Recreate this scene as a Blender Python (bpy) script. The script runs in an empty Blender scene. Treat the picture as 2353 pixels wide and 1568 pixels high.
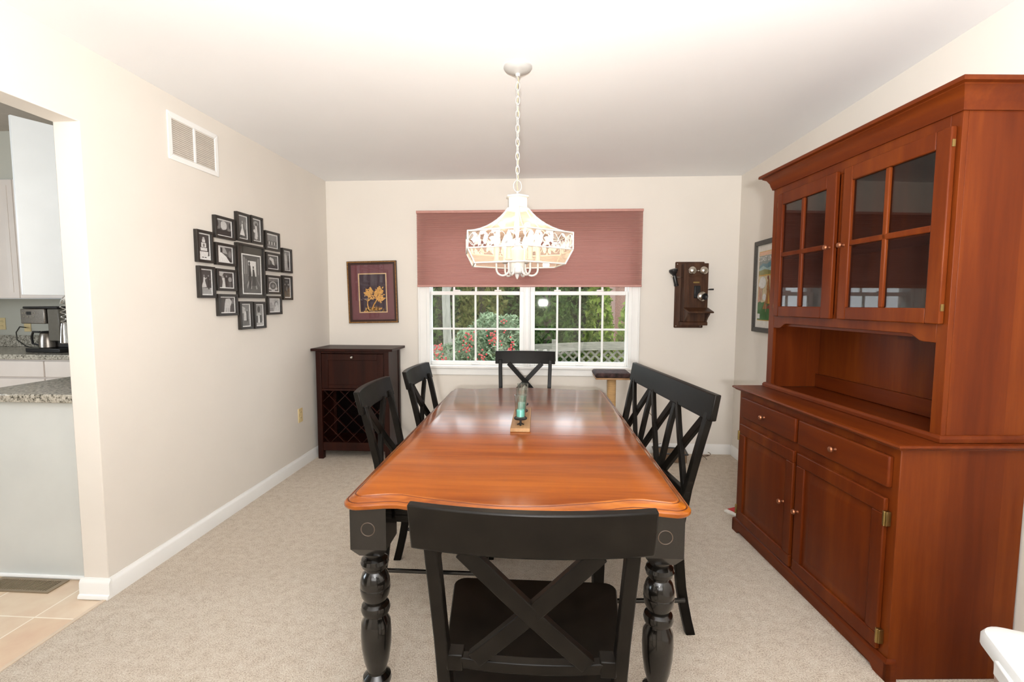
import bpy, math, random
from mathutils import Vector as V, Matrix as M
random.seed(7)
C = bpy.context.scene.collection
SC = bpy.context.scene
pi = math.pi

# ---------------------------------------------------------------- camera
FPX, PITCH, YAW, ROLL, EYE = 1120.0, 0.078325, 0.063422, 0.0023884, 1.34854
YB, XL, XR, YJ, HC = 4.389, -1.971, 1.69, 2.013, 2.44      # back wall, left wall, right wall, jamb, ceiling
KX, KW, KC = -2.091, -6.0, 2.82                             # kitchen side of the left wall, kitchen far side, its ceiling
YF = -3.2                                                   # wall behind the camera
cp, sp, cy, sy = math.cos(PITCH), math.sin(PITCH), math.cos(YAW), math.sin(YAW)
fw = V((-sy * cp, cy * cp, -sp)); rt = V((cy, sy, 0)); up = rt.cross(fw)
rt2 = rt * math.cos(ROLL) + up * math.sin(ROLL); up2 = up * math.cos(ROLL) - rt * math.sin(ROLL)
cam = bpy.data.cameras.new('camera'); co = bpy.data.objects.new('camera', cam); C.objects.link(co)
cam.sensor_width = 36; cam.sensor_fit = 'HORIZONTAL'; cam.lens = FPX / 2353 * 36; cam.clip_start = 0.03
mx = M((rt2, up2, -fw)).transposed().to_4x4(); mx.translation = (0, 0, EYE); co.matrix_world = mx
SC.camera = co

# ---------------------------------------------------------------- world, lamps, exposure
SC.view_settings.view_transform = 'Standard'; SC.view_settings.look = 'None'
SC.view_settings.gamma = 1; SC.view_settings.use_curve_mapping = False
SC.view_settings.exposure = 0.42
SC.cycles.transparent_max_bounces = 32
w = bpy.data.worlds.new('sky'); SC.world = w; w.use_nodes = True
bg = w.node_tree.nodes['Background']; bg.inputs[0].default_value = (0.86, 0.93, 1.0, 1); bg.inputs[1].default_value = 3.6

def lamp(name, kind, loc, power, color=(1, 1, 1), size=0.3, size_y=None, aim=None, spread=None, cone=None):
    l = bpy.data.lights.new(name, kind); l.energy = power; l.color = color
    if kind == 'AREA':
        l.size = size
        if size_y: l.shape = 'RECTANGLE'; l.size_y = size_y
        if spread: l.spread = spread
    else:
        l.shadow_soft_size = size
        if cone: l.spot_size = cone; l.spot_blend = 0.8
    o = bpy.data.objects.new(name, l); C.objects.link(o); o.location = loc
    if aim is not None:
        o.rotation_euler = (V(aim) - V(loc)).to_track_quat('-Z', 'Y').to_euler()
    return o
# flash on the camera turned up at the ceiling, a little of it going straight ahead
lamp('flash_bounce', 'AREA', (0.0, -0.7, 1.35), 112, (1, .985, .97), .13, aim=(0.0, .15, 2.44), spread=2.6)
lamp('flash_direct', 'AREA', (0.0, -0.12, 1.68), 3.6, (1, .98, .95), .08, aim=(0, 4, 1.2))
# added fill panel below the ceiling behind the camera; daylight from the kitchen window
lamp('ceiling_fill', 'AREA', (0.0, -1.5, 2.40), 66, (1, .985, .96), 2.6, 2.0, aim=(0.0, .6, 0))
lamp('daylight_kitchen', 'AREA', (KW + .15, 1.3, 1.6), 60, (.82, .92, 1), 1.6, 1.3, aim=(0, 1.6, 1.4))

# ---------------------------------------------------------------- mesh helpers
WM = {}
class MB:
    def __init__(s): s.v = []; s.f = []; s.m = []; s.s = []
    def add(s, verts, faces, mi=0, smooth=False):
        n = len(s.v); s.v += [V(p) for p in verts]
        for f in faces: s.f.append([i + n for i in f]); s.m.append(mi); s.s.append(smooth)
        return s
    def box(s, x0, x1, y0, y1, z0, z1, mi=0):
        p = [(x, y, z) for z in (z0, z1) for y in (y0, y1) for x in (x0, x1)]
        return s.add(p, [(0, 2, 3, 1), (4, 5, 7, 6), (0, 1, 5, 4), (2, 6, 7, 3), (0, 4, 6, 2), (1, 3, 7, 5)], mi)
    def bar(s, p0, p1, wv, tv, mi=0):
        """box from p0 to p1 with half side vectors wv and tv"""
        p0, p1, wv, tv = V(p0), V(p1), V(wv), V(tv)
        return s.loft([[p0 - wv - tv, p0 + wv - tv, p0 + wv + tv, p0 - wv + tv], [p1 - wv - tv, p1 + wv - tv, p1 + wv + tv, p1 - wv + tv]], mi)
    def loft(s, secs, mi=0, smooth=False, caps=True, close=False):
        n = len(secs[0]); vs = [p for q in secs for p in q]; fs = []
        k = len(secs)
        for i in range(k if close else k - 1):
            for j in range(n):
                a, b = i * n + j, i * n + (j + 1) % n
                c, d = ((i + 1) % k) * n + (j + 1) % n, ((i + 1) % k) * n + j
                fs.append((a, b, c, d))
        s.add(vs, fs, mi, smooth)
        if caps and not close:
            m0 = len(s.v) - len(vs)
            s.f.append([m0 + i for i in range(n)][::-1]); s.m.append(mi); s.s.append(False)
            s.f.append([m0 + (k - 1) * n + i for i in range(n)]); s.m.append(mi); s.s.append(False)
        return s
    def tube(s, pts, r, n=10, mi=0, close=False, caps=True):
        pts = [V(p) for p in pts]; k = len(pts)
        rr = r if isinstance(r, (list, tuple)) else [r] * k
        secs = []; prev = None
        for i, p in enumerate(pts):
            if close: t = pts[(i + 1) % k] - pts[i - 1]
            else: t = pts[min(i + 1, k - 1)] - pts[max(i - 1, 0)]
            t.normalize()
            if prev is None:
                a = V((0, 0, 1)) if abs(t.z) < .9 else V((1, 0, 0))
                nx = t.cross(a).normalized()
            else: nx = (prev - t * prev.dot(t)).normalized()
            prev = nx; ny = t.cross(nx)
            secs.append([p + (nx * math.cos(2 * pi * j / n) + ny * math.sin(2 * pi * j / n)) * rr[i] for j in range(n)])
        return s.loft(secs, mi, True, caps, close)
    def lathe(s, prof, c=(0, 0, 0), n=24, axis='Z', mi=0, smooth=True, dirv=None):
        c = V(c)
        if dirv is not None: q = V((0, 0, 1)).rotation_difference(V(dirv))
        else: q = {'Z': V((0, 0, 1)), 'X': V((1, 0, 0)), 'Y': V((0, 1, 0))}[axis]; q = V((0, 0, 1)).rotation_difference(q)
        secs = [[c + q @ V((max(r, 1e-4) * math.cos(2 * pi * j / n), max(r, 1e-4) * math.sin(2 * pi * j / n), z)) for j in range(n)] for r, z in prof]
        return s.loft(secs, mi, smooth, True)
    def prism(s, poly, o, ux, uy, depth, mi=0):
        """polygon in the ux,uy plane at o pushed along ux x uy by depth"""
        o, ux, uy = V(o), V(ux), V(uy); nn = ux.cross(uy).normalized() * depth
        a = [o + ux * x + uy * y for x, y in poly]
        return s.loft([a, [p + nn for p in a]], mi)
    def flat(s, poly, o, ux, uy, mi=0):
        o, ux, uy = V(o), V(ux), V(uy)
        return s.add([o + ux * x + uy * y for x, y in poly], [tuple(range(len(poly)))], mi)
    def ball(s, c, r, n=12, mi=0, sz=1.0):
        pr = [(r * math.sin(pi * i / n), -r * sz * math.cos(pi * i / n)) for i in range(n + 1)]
        return s.lathe(pr, c, n + 4, mi=mi)
    def umould(s, s0, s1, d0, d1, prof, mi=0):
        """moulding running round the two ends and the front of a block; prof = (outset, z)"""
        secs = []
        for (px, py, ox, oy) in ((s0, d1, -1, 0), (s0, d0, -1, -1), (s1, d0, 1, -1), (s1, d1, 1, 0)):
            secs.append([V((px + ox * o, py + oy * o, z)) for o, z in prof])
        return s.loft(secs, mi)
    def build(s, name, mats, parent=None, bevel=0, seg=2, world=False, subsurf=0, origin=None):
        me = bpy.data.meshes.new(name)
        vs = s.v
        if world and parent is not None:
            q = WM[parent.name].inverted(); vs = [q @ p for p in vs]
        if origin is not None: vs = [p - V(origin) for p in vs]
        me.from_pydata([tuple(p) for p in vs], [], s.f)
        if not isinstance(mats, (list, tuple)): mats = [mats]
        for m in mats: me.materials.append(m)
        me.polygons.foreach_set('material_index', s.m); me.polygons.foreach_set('use_smooth', s.s)
        import bmesh
        b = bmesh.new(); b.from_mesh(me); bmesh.ops.recalc_face_normals(b, faces=b.faces); b.to_mesh(me); b.free()
        me.set_sharp_from_angle(angle=math.radians(32))
        me.update()
        o = bpy.data.objects.new(name, me); C.objects.link(o)
        if origin is not None: o.location = origin
        if parent is not None:
            o.parent = parent; WM[o.name] = WM[parent.name]
        else: WM[o.name] = M.Translation(origin) if origin is not None else M()
        if bevel:
            m = o.modifiers.new('bevel', 'BEVEL'); m.width = bevel; m.segments = seg; m.limit_method = 'ANGLE'; m.angle_limit = .6
        if subsurf:
            m = o.modifiers.new('smooth', 'SUBSURF'); m.levels = subsurf; m.render_levels = subsurf
        return o

def thing(name, label, cat, loc=(0, 0, 0), rz=0, group=None):
    o = bpy.data.objects.new(name, None); C.objects.link(o); o.empty_display_size = .05
    o.location = loc; o.rotation_euler = (0, 0, rz); o['label'] = label; o['category'] = cat
    if group: o['group'] = group
    WM[o.name] = M.Translation(loc) @ M.Rotation(rz, 4, 'Z')
    return o
def tag(o, label, cat, group=None, kind=None):
    o['label'] = label; o['category'] = cat
    if group: o['group'] = group
    if kind: o['kind'] = kind
    return o
def structure(o): o['kind'] = 'structure'; return o
def dup(root, loc, rz, label, group=None):
    r = root.copy(); C.objects.link(r); r.location = loc; r.rotation_euler = (0, 0, rz); r['label'] = label
    if group: r['group'] = group
    for ch in list(root.children):
        c = ch.copy(); C.objects.link(c); c.parent = r
        for g in list(ch.children):
            d = g.copy(); C.objects.link(d); d.parent = c
    WM[r.name] = M.Translation(loc) @ M.Rotation(rz, 4, 'Z')
    return r
def ell(cx, cy_, rx, ry, n=16, a0=0, a1=2 * pi):
    full = abs(a1 - a0 - 2 * pi) < 1e-6
    return [(cx + rx * math.cos(a0 + (a1 - a0) * i / (n if full else n - 1)), cy_ + ry * math.sin(a0 + (a1 - a0) * i / (n if full else n - 1))) for i in range(n)]

# ---------------------------------------------------------------- materials
MATS = {}
def node_mat(name):
    m = bpy.data.materials.new(name); m.use_nodes = True
    nt = m.node_tree; return m, nt, nt.nodes['Principled BSDF']
def mat(name, col, rough=.5, metal=0, spec=.5, coat=0, var=.06, scale=30, bump=0, bscale=None, emit=0, stretch=None):
    if name in MATS: return MATS[name]
    m, nt, b = node_mat(name); N = nt.nodes; L = nt.links
    b.inputs['Roughness'].default_value = rough; b.inputs['Metallic'].default_value = metal
    b.inputs['Specular IOR Level'].default_value = spec; b.inputs['Coat Weight'].default_value = coat
    b.inputs['Coat Roughness'].default_value = .08
    tc = N.new('ShaderNodeTexCoord'); mp = N.new('ShaderNodeMapping'); L.new(tc.outputs['Object'], mp.inputs[0])
    if stretch: mp.inputs['Scale'].default_value = stretch
    nz = N.new('ShaderNodeTexNoise'); nz.inputs['Scale'].default_value = scale; nz.inputs['Detail'].default_value = 4
    L.new(mp.outputs[0], nz.inputs['Vector'])
    cr = N.new('ShaderNodeValToRGB'); e = cr.color_ramp.elements
    e[0].position = .3; e[1].position = .7
    e[0].color = tuple(max(0, c * (1 - var)) for c in col) + (1,); e[1].color = tuple(min(1, c * (1 + var)) for c in col) + (1,)
    L.new(nz.outputs[0], cr.inputs[0]); L.new(cr.outputs[0], b.inputs['Base Color'])
    if bump:
        bn = N.new('ShaderNodeBump'); bn.inputs['Strength'].default_value = bump; bn.inputs['Distance'].default_value = .004
        n2 = N.new('ShaderNodeTexNoise'); n2.inputs['Scale'].default_value = bscale or scale; n2.inputs['Detail'].default_value = 3
        L.new(mp.outputs[0], n2.inputs['Vector']); L.new(n2.outputs[0], bn.inputs['Height']); L.new(bn.outputs[0], b.inputs['Normal'])
    if emit:
        b.inputs['Emission Color'].default_value = col + (1,); b.inputs['Emission Strength'].default_value = emit
    MATS[name] = m; return m
def wood(name, dark, mid, light, grain='X', scale=1.0, rough=.35, coat=.3, fine=.5, croughness=.12, spec=.5, bands=None, cior=1.5):
    m, nt, b = node_mat(name); N = nt.nodes; L = nt.links
    tc = N.new('ShaderNodeTexCoord'); mp = N.new('ShaderNodeMapping'); L.new(tc.outputs['Object'], mp.inputs[0])
    st = {'X': (1.2, 14, 14), 'Y': (14, 1.2, 14), 'Z': (14, 14, 1.2)}[grain]
    mp.inputs['Scale'].default_value = tuple(q * scale for q in st)
    n1 = N.new('ShaderNodeTexNoise'); n1.inputs['Scale'].default_value = 1; n1.inputs['Detail'].default_value = 6; n1.inputs['Roughness'].default_value = .6
    L.new(mp.outputs[0], n1.inputs['Vector'])
    n2 = N.new('ShaderNodeTexNoise'); n2.inputs['Scale'].default_value = 7; n2.inputs['Detail'].default_value = 3
    L.new(mp.outputs[0], n2.inputs['Vector'])
    mm = N.new('ShaderNodeMath'); mm.operation = 'MULTIPLY_ADD'; mm.inputs[1].default_value = fine * .4; 
    L.new(n2.outputs[0], mm.inputs[0]); L.new(n1.outputs[0], mm.inputs[2])
    src = mm.outputs[0]; off = fine * .2
    if bands:       # glued boards of slightly different tone: (axis across the boards, boards per metre)
        sx = N.new('ShaderNodeSeparateXYZ'); L.new(tc.outputs['Object'], sx.inputs[0])
        ml = N.new('ShaderNodeMath'); ml.operation = 'MULTIPLY'; ml.inputs[1].default_value = bands[1]; L.new(sx.outputs[bands[0]], ml.inputs[0])
        fl = N.new('ShaderNodeMath'); fl.operation = 'FLOOR'; L.new(ml.outputs[0], fl.inputs[0])
        wn = N.new('ShaderNodeTexWhiteNoise'); wn.noise_dimensions = '1D'; L.new(fl.outputs[0], wn.inputs['W'])
        ma = N.new('ShaderNodeMath'); ma.operation = 'MULTIPLY_ADD'; ma.inputs[1].default_value = bands[2]; L.new(wn.outputs['Value'], ma.inputs[0]); L.new(src, ma.inputs[2])
        src = ma.outputs[0]; off += bands[2] * .5
    cr = N.new('ShaderNodeValToRGB'); e = cr.color_ramp.elements
    e[0].position = .3 + off; e[0].color = dark + (1,); e[1].position = .72 + off; e[1].color = light + (1,)
    x = cr.color_ramp.elements.new(.5 + off); x.color = mid + (1,)
    L.new(src, cr.inputs[0]); L.new(cr.outputs[0], b.inputs['Base Color'])
    b.inputs['Roughness'].default_value = rough; b.inputs['Coat Weight'].default_value = coat; b.inputs['Coat Roughness'].default_value = croughness; b.inputs['Coat IOR'].default_value = cior
    b.inputs['Specular IOR Level'].default_value = spec
    MATS[name] = m; return m
def glass_mat(name, tint=(1, 1, 1), refl=1.0, warm=0, diffuse=0):
    m = bpy.data.materials.new(name); m.use_nodes = True; nt = m.node_tree; N = nt.nodes; L = nt.links
    N.remove(N['Principled BSDF']); out = N['Material Output']
    tr = N.new('ShaderNodeBsdfTransparent'); tr.inputs[0].default_value = tint + (1,)
    gl = N.new('ShaderNodeBsdfGlossy'); gl.inputs['Roughness'].default_value = .02
    fr = N.new('ShaderNodeLayerWeight'); fr.inputs[0].default_value = .5
    pw_ = N.new('ShaderNodeMath'); pw_.operation = 'POWER'; pw_.inputs[1].default_value = 5; L.new(fr.outputs['Facing'], pw_.inputs[0])
    ml = N.new('ShaderNodeMath'); ml.operation = 'MULTIPLY_ADD'; ml.inputs[1].default_value = .8; ml.inputs[2].default_value = .045 * refl; ml.use_clamp = True; L.new(pw_.outputs[0], ml.inputs[0])
    mx_ = N.new('ShaderNodeMixShader'); L.new(ml.outputs[0], mx_.inputs[0]); L.new(tr.outputs[0], mx_.inputs[1]); L.new(gl.outputs[0], mx_.inputs[2])
    last = mx_
    if diffuse:
        tl = N.new('ShaderNodeBsdfTranslucent'); tl.inputs[0].default_value = (1, .93, .8, 1)
        df = N.new('ShaderNodeBsdfDiffuse'); df.inputs[0].default_value = (1, .93, .8, 1)
        ad = N.new('ShaderNodeMixShader'); ad.inputs[0].default_value = .5; L.new(tl.outputs[0], ad.inputs[1]); L.new(df.outputs[0], ad.inputs[2])
        m2 = N.new('ShaderNodeMixShader'); m2.inputs[0].default_value = diffuse; L.new(mx_.outputs[0], m2.inputs[1]); L.new(ad.outputs[0], m2.inputs[2]); last = m2
    L.new(last.outputs[0], out.inputs[0]); MATS[name] = m; return m
def leaf_mat(name, a, b_, trans=.35):
    m = bpy.data.materials.new(name); m.use_nodes = True; nt = m.node_tree; N = nt.nodes; L = nt.links
    N.remove(N['Principled BSDF']); out = N['Material Output']
    tc = N.new('ShaderNodeTexCoord'); nz = N.new('ShaderNodeTexNoise'); nz.inputs['Scale'].default_value = 9; nz.inputs['Detail'].default_value = 4
    L.new(tc.outputs['Object'], nz.inputs['Vector'])
    cr = N.new('ShaderNodeValToRGB'); e = cr.color_ramp.elements; e[0].position = .35; e[1].position = .65; e[0].color = a + (1,); e[1].color = b_ + (1,)
    L.new(nz.outputs[0], cr.inputs[0])
    d = N.new('ShaderNodeBsdfDiffuse'); t = N.new('ShaderNodeBsdfTranslucent'); L.new(cr.outputs[0], d.inputs[0]); L.new(cr.outputs[0], t.inputs[0])
    x = N.new('ShaderNodeMixShader'); x.inputs[0].default_value = trans; L.new(d.outputs[0], x.inputs[1]); L.new(t.outputs[0], x.inputs[2])
    L.new(x.outputs[0], out.inputs[0]); MATS[name] = m; return m

wall_m = mat('wall_paint', (.775, .73, .665), .75, var=.015, scale=3, bump=.03, bscale=160, spec=.25)
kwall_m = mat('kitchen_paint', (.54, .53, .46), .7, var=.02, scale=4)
ceil_m = mat('ceiling_paint', (.90, .905, .915), .85, var=.01, scale=2, bump=.05, bscale=140, spec=.2)
kceil_m = mat('kitchen_ceiling_dimmed', (0.434, 0.385, 0.329), .9, var=.04, scale=20)  # ceiling colour browned to carry the kitchen's low light
white_m = mat('white_trim_paint', (.88, .88, .86), .35, var=.015, scale=8)
cab_m = mat('white_cabinet_paint', (.80, .83, .84), .4, var=.02, scale=6)
pink_m = mat('cream_cabinet_paint', (.78, .70, .64), .4, var=.03, scale=6)
panel_m = mat('grey_white_panel', (0.666, 0.684, 0.657), .5, var=.03, scale=5)
black_m = mat('black_paint', (0.00465, 0.0036, 0.00255), .36, var=.35, scale=18, coat=0, spec=.13)
black_leg_m = mat('black_gloss_paint', (0.004, 0.0032, 0.0024), .2, var=.3, scale=14, coat=.5, spec=.3)
iron_m = mat('black_iron', (.012, .011, .011), .45)
plastic_m = mat('black_plastic', (.012, .012, .013), .3)
steel_m = mat('brushed_steel', (.30, .27, .24), .32, 1, var=.25, scale=60, stretch=(1, 1, 12))
chrome_m = mat('chrome', (.75, .75, .74), .12, 1, var=.02)
brass_m = mat('brass', (.34, .24, .09), .36, 1, var=.15)
copper_m = mat('copper_knob', (.34, .13, .065), .36, .8, var=.1)
nickel_m = mat('old_nickel', (.62, .58, .52), .26, 1, var=.15, scale=40)
ivory_m = mat('ivory_plastic', (.78, .62, .33), .4, var=.02)
lampwhite_m = mat('white_enamel', (.47, .465, .45), .4, var=.02)
cable_m = mat('clear_cord', (.62, .48, .28), .35, var=.1)
cherry_m = wood('cherry_wood', (0.0861, 0.01394, 0.002296), (0.1148, 0.0205, 0.003116), (0.164, 0.03444, 0.00451), 'Z', .7, .42, .15, .45, .3, spec=.1, bands=(1, 5.3, .16), cior=1.3)
cherry_x_m = wood('cherry_wood_across', (0.082, 0.01312, 0.002296), (0.1107, 0.01927, 0.002952), (0.1558, 0.03116, 0.0041), 'X', .7, .4, .2, .45, .3, spec=.1, cior=1.3)
table_m = wood('table_wood', (0.172, 0.03526, 0.00301), (0.2365, 0.05504, 0.0043), (0.3096, 0.08084, 0.00688), 'X', .8, .3, 1, .7, .17, spec=.05, bands=(1, 9, .12), cior=1.27)
edge_m = wood('table_edge_wood', (0.153, 0.0324, 0.0036), (0.297, 0.0828, 0.0081), (0.432, 0.1485, 0.0189), 'X', .9, .28, .8, .5, .12, spec=.1, cior=1.35)
mahog_m = wood('mahogany', (0.01092, 0.00234, 0.001404), (0.02184, 0.00429, 0.002028), (0.03588, 0.0078, 0.00351), 'Z', 1, .42, .05, .4, .3, spec=.18)
mahog_unlit_m = mat('mahogany_unlit', (.003, .0012, .001), .7, spec=.05)  # mahogany blackened to stand for the unlit cabinet interior
walnut_m = wood('walnut', (0.02975, 0.01105, 0.0051), (0.0595, 0.02295, 0.00935), (0.102, 0.0442, 0.0187), 'Z', 1.8, .45, .1, .6, .25, spec=.25)
oak_m = wood('pale_wood', (.26, .13, .05), (.35, .19, .08), (.43, .25, .115), 'Y', 1.5, .55, 0, .4)
sisal_m = mat('sisal_rope', (.55, .34, .15), .9, var=.25, scale=8, stretch=(1, 1, 45), bump=.8, bscale=10)
plush_m = mat('brown_plush', (0.044, 0.0224, 0.0208), .95, var=.75, scale=28, bump=1, bscale=60)
bin_m = mat('white_bin_plastic', (.70, .71, .70), .35, var=.02)
binbody_m = mat('translucent_bin_plastic', (.52, .40, .34), .4, var=.05)
teal_m = mat('teal_wax', (.16, .62, .55), .45, var=.05)
gold_m = mat('gold_foil', (.66, .36, .10), .42, .55, var=.3, scale=90)
maroon_m = mat('maroon_mat', (0.136, 0.036, 0.044), .6, var=.12, scale=120)
aub_m = mat('aubergine_velvet', (.030, .010, .020), .6, var=.2)
fillet_m = mat('cream_fillet', (.62, .42, .22), .4)
frame_m = mat('black_frame_lacquer', (.020, .017, .014), .35, var=.2)
greyframe_m = mat('charcoal_frame', (.040, .036, .030), .5, var=.5, scale=140)
paper_m = mat('white_paper', (.78, .76, .70), .7)
red_m = mat('red_print', (.5, .02, .02), .6)
plaster_m = mat('ground_soil', (.12, .10, .06), .95, var=.4, scale=4)
lawn_m = mat('lawn', (.09, .12, .04), .95, var=.5, scale=6)
brick_m = mat('red_brown_brick', (.20, .10, .075), .9, var=.3, scale=25)
bark_m = mat('grey_bark', (.22, .21, .18), .9, var=.3, scale=6, stretch=(4, 4, .7))
darkbark_m = mat('brown_bark', (.06, .045, .03), .9, var=.4, scale=8, stretch=(4, 4, .7))
weather_m = mat('weathered_wood', (.165, .15, .12), .85, var=.3, scale=3, stretch=(2, 12, 12))
glass_m = glass_mat('clear_glass', (1, 1, 1))
votive_m = glass_mat('votive_clear_glass', (.93, .96, .95), 2.6)
winglass_m = glass_mat('window_glass', (.97, .98, .97), .9)
cabglass_m = glass_mat('cabinet_glass', (.72, .69, .65), 1.15)
lampglass_m = glass_mat('frosted_lamp_glass', (1, .93, .80), 1.6, diffuse=.22)
def grey(v): return mat('print_grey_%d' % round(v * 100), (v, v, v * .985), .55, var=.12, scale=120)
def tone(n, c): return mat('print_' + n, c, .6, var=.12, scale=60)

def carpet():
    m, nt, b = node_mat('carpet_pile'); N = nt.nodes; L = nt.links
    tc = N.new('ShaderNodeTexCoord')
    n1 = N.new('ShaderNodeTexNoise'); n1.inputs['Scale'].default_value = 190; n1.inputs['Detail'].default_value = 5; n1.inputs['Roughness'].default_value = .7
    n2 = N.new('ShaderNodeTexNoise'); n2.inputs['Scale'].default_value = 24; n2.inputs['Detail'].default_value = 5; n2.inputs['Roughness'].default_value = .7
    L.new(tc.outputs['Object'], n1.inputs['Vector']); L.new(tc.outputs['Object'], n2.inputs['Vector'])
    ad = N.new('ShaderNodeMath'); ad.operation = 'MULTIPLY_ADD'; ad.inputs[1].default_value = .34; L.new(n2.outputs[0], ad.inputs[0]); L.new(n1.outputs[0], ad.inputs[2])
    cr = N.new('ShaderNodeValToRGB'); e = cr.color_ramp.elements
    e[0].position = .50; e[0].color = (.43, .315, .215, 1); e[1].position = .82; e[1].color = (.92, .84, .72, 1)
    q = cr.color_ramp.elements.new(.65); q.color = (.74, .62, .485, 1)
    L.new(ad.outputs[0], cr.inputs[0]); L.new(cr.outputs[0], b.inputs['Base Color'])
    b.inputs['Roughness'].default_value = 1; b.inputs['Specular IOR Level'].default_value = .1
    b.inputs['Sheen Weight'].default_value = .2
    bn = N.new('ShaderNodeBump'); bn.inputs['Strength'].default_value = .9; bn.inputs['Distance'].default_value = .012
    L.new(ad.outputs[0], bn.inputs['Height']); L.new(bn.outputs[0], b.inputs['Normal'])
    return m
carpet_m = carpet()
def tile():
    m, nt, b = node_mat('beige_floor_tile'); N = nt.nodes; L = nt.links
    tc = N.new('ShaderNodeTexCoord'); mp = N.new('ShaderNodeMapping'); L.new(tc.outputs['Object'], mp.inputs[0]); mp.inputs['Rotation'].default_value = (0, 0, .0)
    br = N.new('ShaderNodeTexBrick'); br.offset = 0; br.inputs['Scale'].default_value = 1; br.inputs['Brick Width'].default_value = .31; br.inputs['Row Height'].default_value = .31
    br.inputs['Mortar Size'].default_value = .0035; br.inputs['Color1'].default_value = (.66, .49, .34, 1); br.inputs['Color2'].default_value = (.70, .57, .43, 1); br.inputs['Mortar'].default_value = (.84, .75, .63, 1)
    L.new(mp.outputs[0], br.inputs['Vector'])
    nz = N.new('ShaderNodeTexNoise'); nz.inputs['Scale'].default_value = 7; nz.inputs['Detail'].default_value = 5; L.new(tc.outputs['Object'], nz.inputs['Vector'])
    mi = N.new('ShaderNodeMixRGB'); mi.blend_type = 'OVERLAY'; mi.inputs[0].default_value = .35; L.new(br.outputs[0], mi.inputs[1]); L.new(nz.outputs[0], mi.inputs[2])
    L.new(mi.outputs[0], b.inputs['Base Color']); b.inputs['Roughness'].default_value = .4
    return m
tile_m = tile()
def granite():
    m, nt, b = node_mat('speckled_granite'); N = nt.nodes; L = nt.links
    tc = N.new('ShaderNodeTexCoord'); v = N.new('ShaderNodeTexNoise'); v.inputs['Scale'].default_value = 70; v.inputs['Detail'].default_value = 5; v.inputs['Roughness'].default_value = .75
    L.new(tc.outputs['Object'], v.inputs['Vector'])
    cr = N.new('ShaderNodeValToRGB'); e = cr.color_ramp.elements; e[0].position = .38; e[0].color = (.05, .05, .04, 1); e[1].position = .62; e[1].color = (.62, .58, .50, 1)
    q = cr.color_ramp.elements.new(.47); q.color = (.36, .33, .27, 1)
    L.new(v.outputs[0], cr.inputs[0]); L.new(cr.outputs[0], b.inputs['Base Color']); b.inputs['Roughness'].default_value = .18
    return m
granite_m = granite()
def shade_fabric():
    m = bpy.data.materials.new('cellular_fabric'); m.use_nodes = True; nt = m.node_tree; N = nt.nodes; L = nt.links
    N.remove(N['Principled BSDF']); out = N['Material Output']
    tc = N.new('ShaderNodeTexCoord'); mp = N.new('ShaderNodeMapping'); mp.inputs['Scale'].default_value = (0, 0, 160); L.new(tc.outputs['Object'], mp.inputs[0])
    nz = N.new('ShaderNodeTexNoise'); nz.inputs['Scale'].default_value = 1; nz.inputs['Detail'].default_value = 3; L.new(mp.outputs[0], nz.inputs['Vector'])
    cr = N.new('ShaderNodeValToRGB'); e = cr.color_ramp.elements; e[0].position = .3; e[1].position = .7; e[0].color = (.44, .235, .20, 1); e[1].color = (.56, .33, .29, 1)
    L.new(nz.outputs[0], cr.inputs[0])
    d = N.new('ShaderNodeBsdfDiffuse'); t = N.new('ShaderNodeBsdfTranslucent'); L.new(cr.outputs[0], d.inputs[0]); t.inputs[0].default_value = (.80, .56, .52, 1)
    x = N.new('ShaderNodeMixShader'); x.inputs[0].default_value = .5; L.new(d.outputs[0], x.inputs[1]); L.new(t.outputs[0], x.inputs[2])
    L.new(x.outputs[0], out.inputs[0]); return m
shade_m = shade_fabric()

# ---------------------------------------------------------------- the room
T = .14
structure(MB().box(XL, XR + T, YF - T, YB + T, -.1, 0).build('floor', carpet_m))
structure(MB().box(KW - T, XL, YF - T, YB + T, -.1, -.004).build('floor_kitchen', tile_m))
structure(MB().box(XL - .012, XL + .006, YF, YJ - .02, -.004, .003).build('trim_1', mat('threshold_strip', (.62, .5, .38), .5)))
structure(MB().box(XL - .002, XR + T, YF - T, YB + T, HC, HC + .1).build('ceiling', ceil_m))
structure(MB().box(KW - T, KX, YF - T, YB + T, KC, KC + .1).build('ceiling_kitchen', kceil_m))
# back wall with the window opening
WX0, WX1, WZ0, WZ1 = -1.06, .785, .775, 2.09
mb = MB()
mb.box(XL - .12, WX0, YB, YB + T, 0, HC).box(WX1, XR + T, YB, YB + T, 0, HC).box(WX0, WX1, YB, YB + T, 0, WZ0).box(WX0, WX1, YB, YB + T, WZ1, HC)
structure(mb.build('wall_back', wall_m))
structure(MB().box(XR, XR + T, YF, YB, 0, HC).build('wall_right', wall_m))
structure(MB().box(KW - T, XR + T, YF - T, YF, 0, KC).build('wall_front', wall_m))
# left wall: the stretch beyond the opening, the header over it and the stretch beside the camera
HZ = 2.112
mb = MB().prism([(YF, 0), (.15, 0), (.15, HZ), (YJ, HZ), (YJ, 0), (YB, 0), (YB, KC), (YF, KC)], (KX, 0, 0), (0, 1, 0), (0, 0, 1), XL - KX)
structure(mb.build('wall_left', wall_m, bevel=.004))
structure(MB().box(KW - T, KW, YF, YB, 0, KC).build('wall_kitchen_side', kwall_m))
structure(MB().box(KW, KX, YB, YB + T, 0, KC).build('wall_kitchen_back', kwall_m))
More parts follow.
